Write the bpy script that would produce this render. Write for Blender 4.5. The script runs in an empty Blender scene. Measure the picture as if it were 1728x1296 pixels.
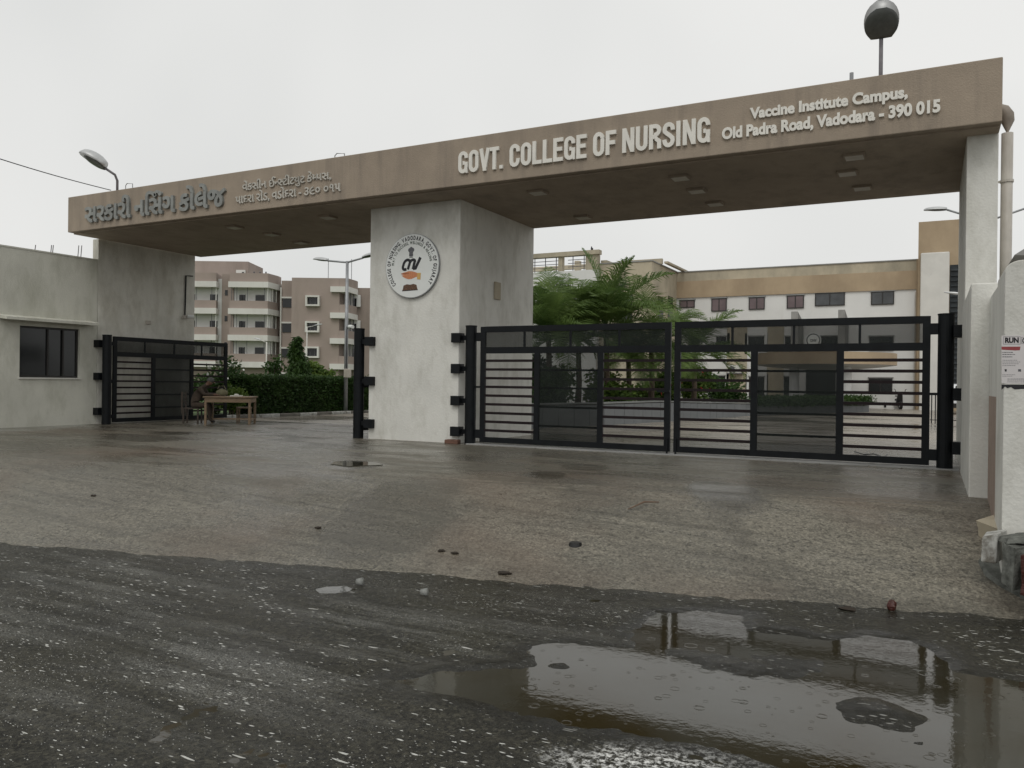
import bpy, bmesh, math, random
import numpy as np
from mathutils import Vector, Matrix
random.seed(7)
SC = bpy.context.scene
COL = SC.collection
# ------------------------------------------------------------------ camera
FPX, YAW, PITCH, ROLL, CH = 1359.1, .4801, -.0017, .0124, 1.3
def _axes():
    f = np.array([-math.sin(YAW)*math.cos(PITCH), math.cos(YAW)*math.cos(PITCH), math.sin(PITCH)])
    r = np.array([math.cos(YAW), math.sin(YAW), 0.]); u = np.cross(r, f)
    c, s = math.cos(ROLL), math.sin(ROLL)
    return c*r+s*u, -s*r+c*u, f
RR, UU, FF = _axes()
cd = bpy.data.cameras.new('camera'); cam = bpy.data.objects.new('camera', cd); COL.objects.link(cam)
cam.matrix_world = Matrix([[RR[0], UU[0], -FF[0], 0], [RR[1], UU[1], -FF[1], 0], [RR[2], UU[2], -FF[2], CH], [0, 0, 0, 1]])
cd.sensor_width = 36; cd.lens = FPX/1728*36; cd.clip_start = .05; cd.clip_end = 4000
SC.camera = cam
# ------------------------------------------------------------------ sky, sun, exposure
SUN_EL, SUN_AZ = math.radians(52), math.radians(168)
wd = bpy.data.worlds.new('World'); SC.world = wd; wd.use_nodes = True
nt = wd.node_tree; nt.nodes.clear()
out = nt.nodes.new('ShaderNodeOutputWorld'); bg = nt.nodes.new('ShaderNodeBackground'); nt.links.new(bg.outputs[0], out.inputs[0])
sky = nt.nodes.new('ShaderNodeTexSky'); sky.sky_type = 'NISHITA'; sky.sun_disc = False; sky.sun_elevation = SUN_EL; sky.sun_rotation = SUN_AZ
sky.air_density = 1.5; sky.dust_density = 6
hs = nt.nodes.new('ShaderNodeHueSaturation'); hs.inputs['Saturation'].default_value = .12
nt.links.new(sky.outputs[0], hs.inputs['Color'])
tc = nt.nodes.new('ShaderNodeTexCoord'); nz = nt.nodes.new('ShaderNodeTexNoise'); nz.inputs['Scale'].default_value = 1.6; nz.inputs['Detail'].default_value = 3
nt.links.new(tc.outputs['Generated'], nz.inputs['Vector'])
cr = nt.nodes.new('ShaderNodeValToRGB'); cr.color_ramp.elements[0].position = .32; cr.color_ramp.elements[0].color = (6.3, 6.4, 6.32, 1)
cr.color_ramp.elements[1].position = .66; cr.color_ramp.elements[1].color = (7.7, 7.7, 7.55, 1)
nt.links.new(nz.outputs['Fac'], cr.inputs[0])
mx = nt.nodes.new('ShaderNodeMix'); mx.data_type = 'RGBA'; mx.inputs[0].default_value = .93
nt.links.new(hs.outputs[0], mx.inputs[6]); nt.links.new(cr.outputs[0], mx.inputs[7])
nt.links.new(mx.outputs[2], bg.inputs[0]); bg.inputs[1].default_value = .1
sl = bpy.data.lights.new('sun', 'SUN'); sl.energy = .75; sl.angle = math.radians(30); sl.color = (1, .97, .92)
so = bpy.data.objects.new('sun', sl); COL.objects.link(so)
so.rotation_euler = Vector((math.sin(SUN_AZ)*math.cos(SUN_EL), math.cos(SUN_AZ)*math.cos(SUN_EL), math.sin(SUN_EL))).to_track_quat('Z', 'Y').to_euler()
SC.view_settings.view_transform = 'Standard'; SC.view_settings.look = 'None'; SC.view_settings.exposure = .16; SC.view_settings.gamma = 1
# ------------------------------------------------------------------ measuring helpers: where a line of sight of the photograph meets a plane of the place
def ray(px, py): return FF+(px-864)/FPX*RR-(py-648)/FPX*UU
def onY(px, py, y): d = ray(px, py); return np.array([0, 0, CH])+d*(y/d[1])
def onZ(px, py, z): d = ray(px, py); return np.array([0, 0, CH])+d*((z-CH)/d[2])
def onX(px, py, x): d = ray(px, py); return np.array([0, 0, CH])+d*(x/d[0])
def onD(px, py, t): return np.array([0, 0, CH])+ray(px, py)*t
# ------------------------------------------------------------------ materials
def mat(name, col, rough=.7, var=.12, scale=3., bump=.0, bscale=60., col2=None, metal=0., spec=.5, stain=None, alpha=1., trans=0., ior=1.45, stretch=(1, 1, 1), rvar=0., sheen=0):
    m = bpy.data.materials.new(name); m.use_nodes = True; n = m.node_tree; b = n.nodes['Principled BSDF']
    b.inputs['Roughness'].default_value = rough; b.inputs['Metallic'].default_value = metal
    b.inputs['Specular IOR Level'].default_value = spec; b.inputs['Alpha'].default_value = alpha
    b.inputs['Transmission Weight'].default_value = trans; b.inputs['IOR'].default_value = ior
    tc = n.nodes.new('ShaderNodeTexCoord'); mp = n.nodes.new('ShaderNodeMapping'); mp.inputs['Scale'].default_value = stretch
    geo = n.nodes.new('ShaderNodeNewGeometry'); n.links.new(geo.outputs['Position'], mp.inputs['Vector'])
    nz = n.nodes.new('ShaderNodeTexNoise'); nz.inputs['Scale'].default_value = scale; nz.inputs['Detail'].default_value = 6; nz.inputs['Roughness'].default_value = .62
    n.links.new(mp.outputs[0], nz.inputs['Vector'])
    r = n.nodes.new('ShaderNodeValToRGB'); c2 = col2 or [c*(1-var*1.6) for c in col]
    r.color_ramp.elements[0].position = .3; r.color_ramp.elements[1].position = .7
    r.color_ramp.elements[0].color = (*c2[:3], 1); r.color_ramp.elements[1].color = (*[min(1, c*(1+var*.6)) for c in col], 1)
    n.links.new(nz.outputs['Fac'], r.inputs[0]); last = r.outputs[0]
    if stain:
        sc, lo, hi, scol, st = stain
        mp2 = n.nodes.new('ShaderNodeMapping'); mp2.inputs['Scale'].default_value = st; n.links.new(geo.outputs['Position'], mp2.inputs['Vector'])
        z2 = n.nodes.new('ShaderNodeTexNoise'); z2.inputs['Scale'].default_value = sc; z2.inputs['Detail'].default_value = 8; z2.inputs['Roughness'].default_value = .68
        n.links.new(mp2.outputs[0], z2.inputs['Vector'])
        mr = n.nodes.new('ShaderNodeMapRange'); mr.inputs[1].default_value = lo; mr.inputs[2].default_value = hi; n.links.new(z2.outputs['Fac'], mr.inputs[0])
        mm = n.nodes.new('ShaderNodeMix'); mm.data_type = 'RGBA'; n.links.new(mr.outputs[0], mm.inputs[0]); n.links.new(last, mm.inputs[6]); mm.inputs[7].default_value = (*scol, 1)
        last = mm.outputs[2]
    n.links.new(last, b.inputs['Base Color'])
    if rvar:
        m3 = n.nodes.new('ShaderNodeMapRange'); m3.inputs[3].default_value = max(.02, rough-rvar); m3.inputs[4].default_value = rough+rvar
        m3.inputs[1].default_value = .3; m3.inputs[2].default_value = .7
        n.links.new(nz.outputs['Fac'], m3.inputs[0]); n.links.new(m3.outputs[0], b.inputs['Roughness'])
    if bump:
        bz = n.nodes.new('ShaderNodeTexNoise'); bz.inputs['Scale'].default_value = bscale; bz.inputs['Detail'].default_value = 4
        n.links.new(geo.outputs['Position'], bz.inputs['Vector'])
        bp = n.nodes.new('ShaderNodeBump'); bp.inputs['Strength'].default_value = bump; bp.inputs['Distance'].default_value = .02
        n.links.new(bz.outputs['Fac'], bp.inputs['Height']); n.links.new(bp.outputs[0], b.inputs['Normal'])
    return m
STRK = (1, 1, .18)
M = {}
M['beam'] = mat('taupe_render', (.325, .268, .208), .85, .10, 1.2, .35, 45, stain=(1.6, .47, .80, (.19, .16, .13), (1.6, 1, .16)))
M['white_wall'] = mat('whitewash_render', (.66, .655, .61), .8, .07, .9, .3, 26, stain=(2.2, .47, .82, (.43, .42, .37), (1.2, 1.2, .55)))
M['grey_white'] = mat('greyed_render', (.64, .63, .57), .82, .1, 1.1, .45, 34, stain=(1.8, .42, .78, (.38, .36, .30), (1.3, 1.3, .6)))
M['green_wall'] = mat('pale_grey_green_render', (.61, .605, .535), .82, .09, .8, .4, 34, stain=(1.6, .46, .8, (.38, .38, .31), (1.2, 1.2, .5)))
M['black'] = mat('black_gate_paint', (.0065, .008, .0095), .45, .3, 6, .04, 90, rvar=.12, spec=.22)
M['slat'] = mat('maroon_black_slat_paint', (.014, .008, .009), .45, .3, 6, rvar=.1, spec=.22)
M['smoke'] = mat('smoked_sheet', (.016, .020, .018), .4, .35, 2.2, .03, 12, alpha=.52, spec=.2, rvar=.1)
M['letter_w'] = mat('white_acrylic', (.74, .72, .66), .5, .06, 5, stain=(3., .6, .85, (.42, .40, .34), (1, 1, .25)))
M['letter_d'] = mat('dulled_white_acrylic', (.50, .48, .43), .55, .1, 5, stain=(3., .5, .8, (.25, .24, .21), (1, 1, .25)))
M['letter_g'] = mat('weathered_grey_acrylic', (.26, .27, .255), .55, .2, 4, stain=(2., .45, .8, (.16, .165, .155), (1, 1, .4)))
M['lamp_grey'] = mat('aluminium_lamp_grey', (.50, .51, .51), .4, .1, 8, metal=.3)
M['lamp_glass'] = mat('dirty_lamp_glass', (.06, .065, .06), .35, .2, 9)
M['steel'] = mat('galvanised_steel', (.33, .34, .35), .5, .15, 6, metal=.5)
M['darksteel'] = mat('dull_pole_paint', (.16, .15, .16), .55, .2, 6)
M['pvc'] = mat('pvc_pipe', (.50, .47, .42), .5, .12, 2, stain=(1.2, .5, .8, (.30, .26, .21), (1, 1, .3)))
M['pvc_dark'] = mat('stained_pvc_elbow', (.27, .23, .19), .6, .2, 4)
M['window_dark'] = mat('dark_window_glass', (.012, .014, .014), .12, .3, 1.5, spec=.6)
M['frame_dark'] = mat('dark_aluminium_frame', (.028, .026, .024), .4, .2, 4)
M['board_white'] = mat('white_sign_board', (.70, .72, .70), .45, .04, 3)
M['ink'] = mat('black_ink', (.010, .010, .014), .5, .1)
M['ink_green'] = mat('dark_green_ink', (.045, .065, .045), .5, .1)
M['ink_grey'] = mat('grey_ink', (.11, .11, .12), .5, .2, 30)
M['skin_print'] = mat('orange_tan_print', (.56, .22, .10), .5, .15, 40)
M['skin_print2'] = mat('dark_orange_print', (.30, .10, .05), .5, .15, 40)
M['gold_print'] = mat('yellow_print', (.60, .38, .12), .5, .15, 60)
M['book_print'] = mat('brown_book_print', (.14, .075, .045), .6, .5, 60)
M['wood'] = mat('worn_table_wood', (.22, .155, .095), .65, .25, 9, stretch=(1, 1, 6))
M['khaki'] = mat('dark_khaki_cloth', (.050, .036, .026), .9, .25, 12, .3, 40)
M['skin'] = mat('brown_skin', (.14, .075, .05), .6, .1, 10)
M['hair'] = mat('greying_hair', (.10, .10, .095), .8, .4, 60)
M['shoe'] = mat('black_leather', (.015, .013, .012), .4, .2, 9)
M['paper'] = mat('paper', (.68, .66, .6), .8, .05)
M['bag'] = mat('olive_cloth_bag', (.16, .15, .09), .85, .2, 10)
M['hostel'] = mat('hostel_brown_render', (.335, .275, .24), .85, .07, .3, .0, stain=(.25, .5, .8, (.20, .165, .14), (1, 1, .25)))
M['hostel_w'] = mat('hostel_white_band', (.66, .65, .61), .8, .05, .3, stain=(.3, .5, .85, (.48, .46, .41), (1, 1, .25)))
M['hostel_in'] = mat('balcony_inner_wall', (.66, .66, .64), .85, .05, .3)
M['tan'] = mat('tan_render', (.43, .335, .225), .85, .12, .35, .0, stain=(.35, .45, .8, (.27, .20, .13), (1, 1, .4)))
M['cream'] = mat('weathered_cream_render', (.50, .44, .33), .85, .12, .4, .0, stain=(.45, .42, .75, (.24, .22, .17), (1, 1, .5)))
M['bwhite'] = mat('building_white_render', (.70, .70, .68), .8, .07, .3, .0, stain=(.5, .55, .85, (.50, .49, .45), (1, 1, .3)))
M['peel'] = mat('peeling_white_paint', (.66, .65, .61), .8, .07, 1, .1, 8, stain=(1.6, .66, .69, (.10, .09, .08), (1, 1, .9)))
M['concrete_fin'] = mat('bare_concrete', (.30, .30, .29), .85, .2, .8, .1, 9)
M['mauve_glass'] = mat('curtained_glass', (.16, .12, .125), .3, .2, 1.2)
M['grey_glass'] = mat('grey_reflecting_glass', (.085, .09, .095), .15, .25, 1.1)
M['louvre'] = mat('dark_louvre', (.022, .028, .032), .5, .3, 2)
M['tile'] = mat('grey_planter_tile', (.175, .185, .19), .5, .15, 1.5, .05, 30, rvar=.15)
M['coping'] = mat('planter_coping', (.24, .25, .24), .6, .15, 2)
M['soil'] = mat('dark_soil', (.035, .026, .018), .95, .3, 8, .4, 20)
M['bark'] = mat('bark', (.12, .09, .065), .9, .3, 14, .4, 40)
def leafmat(name, a, b2):
    m = mat(name, a, .5, .0, 1.3, col2=b2, spec=.3); n = m.node_tree; b = n.nodes['Principled BSDF']; o = n.nodes['Material Output']
    t = n.nodes.new('ShaderNodeBsdfTranslucent'); k = n.nodes.new('ShaderNodeMixShader'); k.inputs[0].default_value = .38
    n.links.new(b.inputs['Base Color'].links[0].from_socket, t.inputs['Color']); n.links.new(b.outputs[0], k.inputs[1]); n.links.new(t.outputs[0], k.inputs[2]); n.links.new(k.outputs[0], o.inputs['Surface']); return m
M['leaf'] = leafmat('hedge_leaf', (.055, .105, .022), (.022, .052, .014))
M['leaf_l'] = leafmat('light_leaf', (.16, .23, .045), (.06, .12, .028))
M['leaf_p'] = leafmat('palm_leaf', (.18, .26, .07), (.06, .11, .03))
M['leaf_d'] = leafmat('deep_leaf', (.06, .11, .028), (.024, .052, .016))
M['flower'] = mat('white_flower', (.72, .72, .68), .6, .05)
M['flower_r'] = mat('red_flower', (.55, .03, .02), .6, .1)
M['grass'] = mat('lawn', (.085, .14, .03), .9, .25, 4, .5, 40, col2=(.04, .075, .02))
M['redpaint'] = mat('red_post_paint', (.33, .035, .02), .6, .2, 5)
M['kerb_w'] = mat('painted_kerb_white', (.46, .46, .43), .85, .25, 7, .5, 24, stain=(5., .5, .66, (.13, .12, .10), (1, 1, .8)))
M['kerb_d'] = mat('dirty_kerb', (.16, .15, .13), .85, .3, 5, .3, 20)
M['car_w'] = mat('white_car_paint', (.72, .73, .74), .25, .02)
M['rubber'] = mat('tyre_rubber', (.015, .015, .015), .8, .1)
M['taillight'] = mat('tail_light_red', (.30, .02, .02), .3, .1)
M['bike_paint'] = mat('scooter_black', (.02, .02, .022), .3, .1)
M['brick'] = mat('old_brick', (.16, .085, .06), .9, .25, 9, .4, 40)
M['redstone'] = mat('wet_red_stone', (.06, .014, .009), .3, .3, 14, .4, 60)
M['blackdisc'] = mat('black_plastic', (.010, .010, .010), .35, .2, 9)
M['cup'] = mat('translucent_cup', (.36, .37, .35), .35, .1, 9, alpha=.55)
M['stick'] = mat('brown_stick', (.16, .10, .065), .7, .2, 20)
M['pebble'] = mat('pebble', (.22, .20, .17), .8, .8, 7)
M['pebble_w'] = mat('pale_chip', (.62, .61, .57), .7, .1, 9)
M['greystone'] = mat('mortared_stone', (.15, .155, .14), .92, .35, 7, .6, 40, spec=.15)
M['poster'] = mat('faded_poster_paper', (.60, .575, .57), .65, .06, 3)
M['poster_red'] = mat('poster_red', (.30, .055, .06), .6, .1, 9)
M['brownstrip'] = mat('brown_paint_strip', (.33, .255, .21), .8, .12, 3, .2, 40)
# wet ground materials
def ground_mat(name, base, dark, rough_lo, rough_hi, sc1, agg, fleck_scale, fleck_thr, fleck_r, fleck_col, lime=False, red=None, bstr=.5, rlo=.42, rhi=.58):
    m = bpy.data.materials.new(name); m.use_nodes = True; n = m.node_tree; b = n.nodes['Principled BSDF']; L = n.links.new
    geo = n.nodes.new('ShaderNodeNewGeometry'); P = geo.outputs['Position']
    def noise(sc, det=6, rg=.6, st=(1, 1, 1), rot=0.):
        mp = n.nodes.new('ShaderNodeMapping'); mp.inputs['Scale'].default_value = st; mp.inputs['Rotation'].default_value = (0, 0, rot); L(P, mp.inputs['Vector'])
        z = n.nodes.new('ShaderNodeTexNoise'); z.inputs['Scale'].default_value = sc; z.inputs['Detail'].default_value = det; z.inputs['Roughness'].default_value = rg
        L(mp.outputs[0], z.inputs['Vector']); return z.outputs['Fac']
    def mr(v, a, c, d=0., e=1.):
        k = n.nodes.new('ShaderNodeMapRange'); k.inputs[1].default_value = a; k.inputs[2].default_value = c; k.inputs[3].default_value = d; k.inputs[4].default_value = e
        L(v, k.inputs[0]); return k.outputs[0]
    def mixc(f, c1, c2):
        k = n.nodes.new('ShaderNodeMix'); k.data_type = 'RGBA'
        if hasattr(f, 'is_linked'): L(f, k.inputs[0])
        else: k.inputs[0].default_value = f
        for i, c in ((6, c1), (7, c2)):
            if hasattr(c, 'is_linked'): L(c, k.inputs[i])
            else: k.inputs[i].default_value = (*c, 1)
        return k.outputs[2]
    def math_(op, a, c):
        k = n.nodes.new('ShaderNodeMath'); k.operation = op
        for i, v in ((0, a), (1, c)):
            if hasattr(v, 'is_linked'): L(v, k.inputs[i])
            else: k.inputs[i].default_value = v
        return k.outputs[0]
    big = noise(sc1, 7, .62, (1, 1, 1), .25); band = noise(.9, 5, .6, (.35, 1.5, 1), -.24); fine = noise(agg, 3, .7)
    c = mixc(mr(big, .34, .66), dark, base)
    c = mixc(mr(band, .5, .7, 0, .45), c, [v*.62 for v in dark])
    c = mixc(mr(fine, .42, .62, 0, .7), c, [min(1, v*1.8) for v in base])
    c = mixc(mr(noise(7, 5, .7, (.6, 1.4, 1), -.24), .46, .66, 0, .4), c, [v*.7 for v in dark])
    vo2 = n.nodes.new('ShaderNodeTexVoronoi'); vo2.inputs['Scale'].default_value = 46; L(P, vo2.inputs['Vector']); sp2 = n.nodes.new('ShaderNodeSeparateColor'); L(vo2.outputs['Color'], sp2.inputs[0])
    c = mixc(mr(sp2.outputs[1], .55, 1., 0, .5), c, [min(1, v*(3.2 if lime else 2.0)) for v in base]); c = mixc(mr(sp2.outputs[2], .58, 1., 0, .75 if lime else .5), c, [v*.35 for v in dark])
    c = mixc(mr(noise(2.2, 6, .7, (.14, 2.4, 1), -.235), .50, .68, 0, .55), c, [v*.62 for v in dark]); c = mixc(mr(noise(3.1, 6, .7, (.12, 3.0, 1), -.235), .54, .74, 0, .5), c, [min(1, v*1.35) for v in base])
    if lime:
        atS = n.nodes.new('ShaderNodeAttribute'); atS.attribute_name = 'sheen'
        c = mixc(math_('MULTIPLY', math_('MULTIPLY', atS.outputs['Fac'], mr(noise(85, 3, .7), .40, .66)), mr(noise(1.5, 6, .7, (.22, 1.9, 1), -YAW+.12), .46, .66)), c, (.27, .27, .25))  # wet sky sheen painted as pale grey into the base colour
        c = mixc(mr(noise(.5, 4, .6), .52, .72, 0, .6), c, (.030, .027, .012))
    c = mixc(mr(noise(agg*.45, 2, .5), .58, .66, 0, .6), c, [v*.4 for v in dark])
    if red: c = mixc(mr(noise(.35, 4, .5), .48, .72, 0, .7), c, red)
    vo = n.nodes.new('ShaderNodeTexVoronoi'); vo.inputs['Scale'].default_value = fleck_scale
    mp = n.nodes.new('ShaderNodeMapping'); mp.inputs['Scale'].default_value = (.38, 1.25, 1); mp.inputs['Rotation'].default_value = (0, 0, -YAW); L(P, mp.inputs['Vector']); L(mp.outputs[0], vo.inputs['Vector'])
    sp = n.nodes.new('ShaderNodeSeparateColor'); L(vo.outputs['Color'], sp.inputs[0])
    near = mr(vo.outputs['Distance'], fleck_r, fleck_r*.6)
    patch = mr(noise(.75, 5, .65, (.6, 1.2, 1), -.3), .44, .66, -.15, .40)
    on = math_('GREATER_THAN', math_('ADD', sp.outputs[0], patch), fleck_thr)
    fl = math_('MULTIPLY', near, on)
    if lime:
        for fs_, fth, frr, fst, pk in ((95., 1.0, .30, (.5, 1.1, 1), .5), (60., 1.04, .30, (.30, 1.2, 1), .5), (19., 1.12, .26, (.22, 1.7, 1), .5), (27., 1.08, .26, (.26, 1.5, 1), .5)):
            v3 = n.nodes.new('ShaderNodeTexVoronoi'); v3.inputs['Scale'].default_value = fs_
            m3 = n.nodes.new('ShaderNodeMapping'); m3.inputs['Scale'].default_value = fst; m3.inputs['Rotation'].default_value = (0, 0, -YAW); L(P, m3.inputs['Vector']); L(m3.outputs[0], v3.inputs['Vector'])
            s3 = n.nodes.new('ShaderNodeSeparateColor'); L(v3.outputs['Color'], s3.inputs[0])
            p3 = mr(noise(.42+fs_*.004, 5, .65, (.5, 1.3, 1), -.35), .40, .66, 0, pk); o3 = math_('GREATER_THAN', math_('ADD', s3.outputs[0], p3), fth)
            rr_ = math_('MULTIPLY', s3.outputs[1], frr); nn_ = math_('LESS_THAN', v3.outputs['Distance'], rr_)
            fl = math_('MAXIMUM', fl, math_('MULTIPLY', math_('MULTIPLY', nn_, o3), .85))
    c = mixc(fl, c, fleck_col)  # asphalt flecks: white paint specks plus sky glints and splashes put into colour
    rough = mr(noise(.8, 6, .66, (.5, 1.3, 1), -.2), rlo, rhi, rough_hi, rough_lo)
    if lime:
        at = n.nodes.new('ShaderNodeAttribute'); at.attribute_name = 'lime'; la = at.outputs['Fac']
        lm = math_('MULTIPLY', la, mr(noise(26, 6, .75), .47, .60))
        c = mixc(lm, c, (.80, .80, .77))
    at2 = n.nodes.new('ShaderNodeAttribute'); at2.attribute_name = 'wet'; wv = at2.outputs['Fac']
    c = mixc(math_('MULTIPLY', wv, .72), c, [v*.5 for v in dark])
    rough = math_('MULTIPLY', rough, math_('SUBTRACT', 1.0, math_('MULTIPLY', wv, .75)))
    L(c, b.inputs['Base Color']); L(rough, b.inputs['Roughness']); b.inputs['Specular IOR Level'].default_value = .24 if lime else .45
    bp = n.nodes.new('ShaderNodeBump'); bp.inputs['Strength'].default_value = bstr; bp.inputs['Distance'].default_value = .012
    hgt = math_('ADD', math_('MULTIPLY', fine, 1.), math_('MULTIPLY', noise(agg*.3, 4, .6), .8))
    L(math_('MULTIPLY', hgt, math_('SUBTRACT', 1.0, math_('MULTIPLY', wv, .85))), bp.inputs['Height']); L(bp.outputs[0], b.inputs['Normal'])
    return m
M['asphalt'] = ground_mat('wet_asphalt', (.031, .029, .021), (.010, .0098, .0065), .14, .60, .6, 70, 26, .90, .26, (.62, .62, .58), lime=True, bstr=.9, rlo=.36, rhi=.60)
M['concrete'] = ground_mat('wet_concrete', (.172, .158, .126), (.080, .074, .058), .24, .70, .42, 42, 9, 1.18, .10, (.5, .5, .46), red=(.17, .12, .085), bstr=.9)
M['yard'] = ground_mat('wet_yard_concrete', (.30, .265, .22), (.19, .175, .15), .22, .5, .25, 30, 9, 1.6, .05, (.4, .4, .4), bstr=.2)
# puddle water with rain rings
def water_mat():
    m = bpy.data.materials.new('muddy_water'); m.use_nodes = True; n = m.node_tree; b = n.nodes['Principled BSDF']; L = n.links.new
    b.inputs['Roughness'].default_value = .045; b.inputs['IOR'].default_value = 1.45
    geo = n.nodes.new('ShaderNodeNewGeometry'); P = geo.outputs['Position']
    z = n.nodes.new('ShaderNodeTexNoise'); z.inputs['Scale'].default_value = 1.3; z.inputs['Detail'].default_value = 5; L(P, z.inputs['Vector'])
    r = n.nodes.new('ShaderNodeValToRGB'); r.color_ramp.elements[0].position = .35; r.color_ramp.elements[1].position = .65
    r.color_ramp.elements[0].color = (.026, .020, .008, 1); r.color_ramp.elements[1].color = (.040, .038, .028, 1); L(z.outputs['Fac'], r.inputs[0]); L(r.outputs[0], b.inputs['Base Color'])
    def mth(op, a, c=None):
        k = n.nodes.new('ShaderNodeMath'); k.operation = op
        for i, v in ((0, a), (1, c)):
            if v is None: continue
            if hasattr(v, 'is_linked'): L(v, k.inputs[i])
            else: k.inputs[i].default_value = v
        return k.outputs[0]
    tot = None
    for sc, off in ((4.5, 0.), (7.5, 3.3), (11., 8.1)):
        vo = n.nodes.new('ShaderNodeTexVoronoi'); vo.voronoi_dimensions = '2D'; vo.inputs['Scale'].default_value = sc
        mp = n.nodes.new('ShaderNodeMapping'); mp.inputs['Location'].default_value = (off, off, 0); L(P, mp.inputs['Vector']); L(mp.outputs[0], vo.inputs['Vector'])
        sp = n.nodes.new('ShaderNodeSeparateColor'); L(vo.outputs['Color'], sp.inputs[0])
        d = vo.outputs['Distance']
        rad = mth('ADD', mth('MULTIPLY', sp.outputs[0], .20), .04)
        env = n.nodes.new('ShaderNodeMapRange'); L(mth('ABSOLUTE', mth('SUBTRACT', d, rad)), env.inputs[0]); env.inputs[1].default_value = .05; env.inputs[2].default_value = 0.
        on = mth('GREATER_THAN', sp.outputs[1], .80)
        w = mth('MULTIPLY', mth('MULTIPLY', mth('SINE', mth('MULTIPLY', d, 110.)), env.outputs[0]), on)
        w = mth('MULTIPLY', w, .55/sc)
        tot = w if tot is None else mth('ADD', tot, w)
    nz2 = n.nodes.new('ShaderNodeTexNoise'); nz2.inputs['Scale'].default_value = 16; nz2.inputs['Detail'].default_value = 3; L(P, nz2.inputs['Vector'])
    tot = mth('ADD', tot, mth('MULTIPLY', nz2.outputs['Fac'], .30))
    bp = n.nodes.new('ShaderNodeBump'); bp.inputs['Strength'].default_value = .38; bp.inputs['Distance'].default_value = .004; L(tot, bp.inputs['Height']); L(bp.outputs[0], b.inputs['Normal'])
    return m
M['water'] = water_mat()
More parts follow.
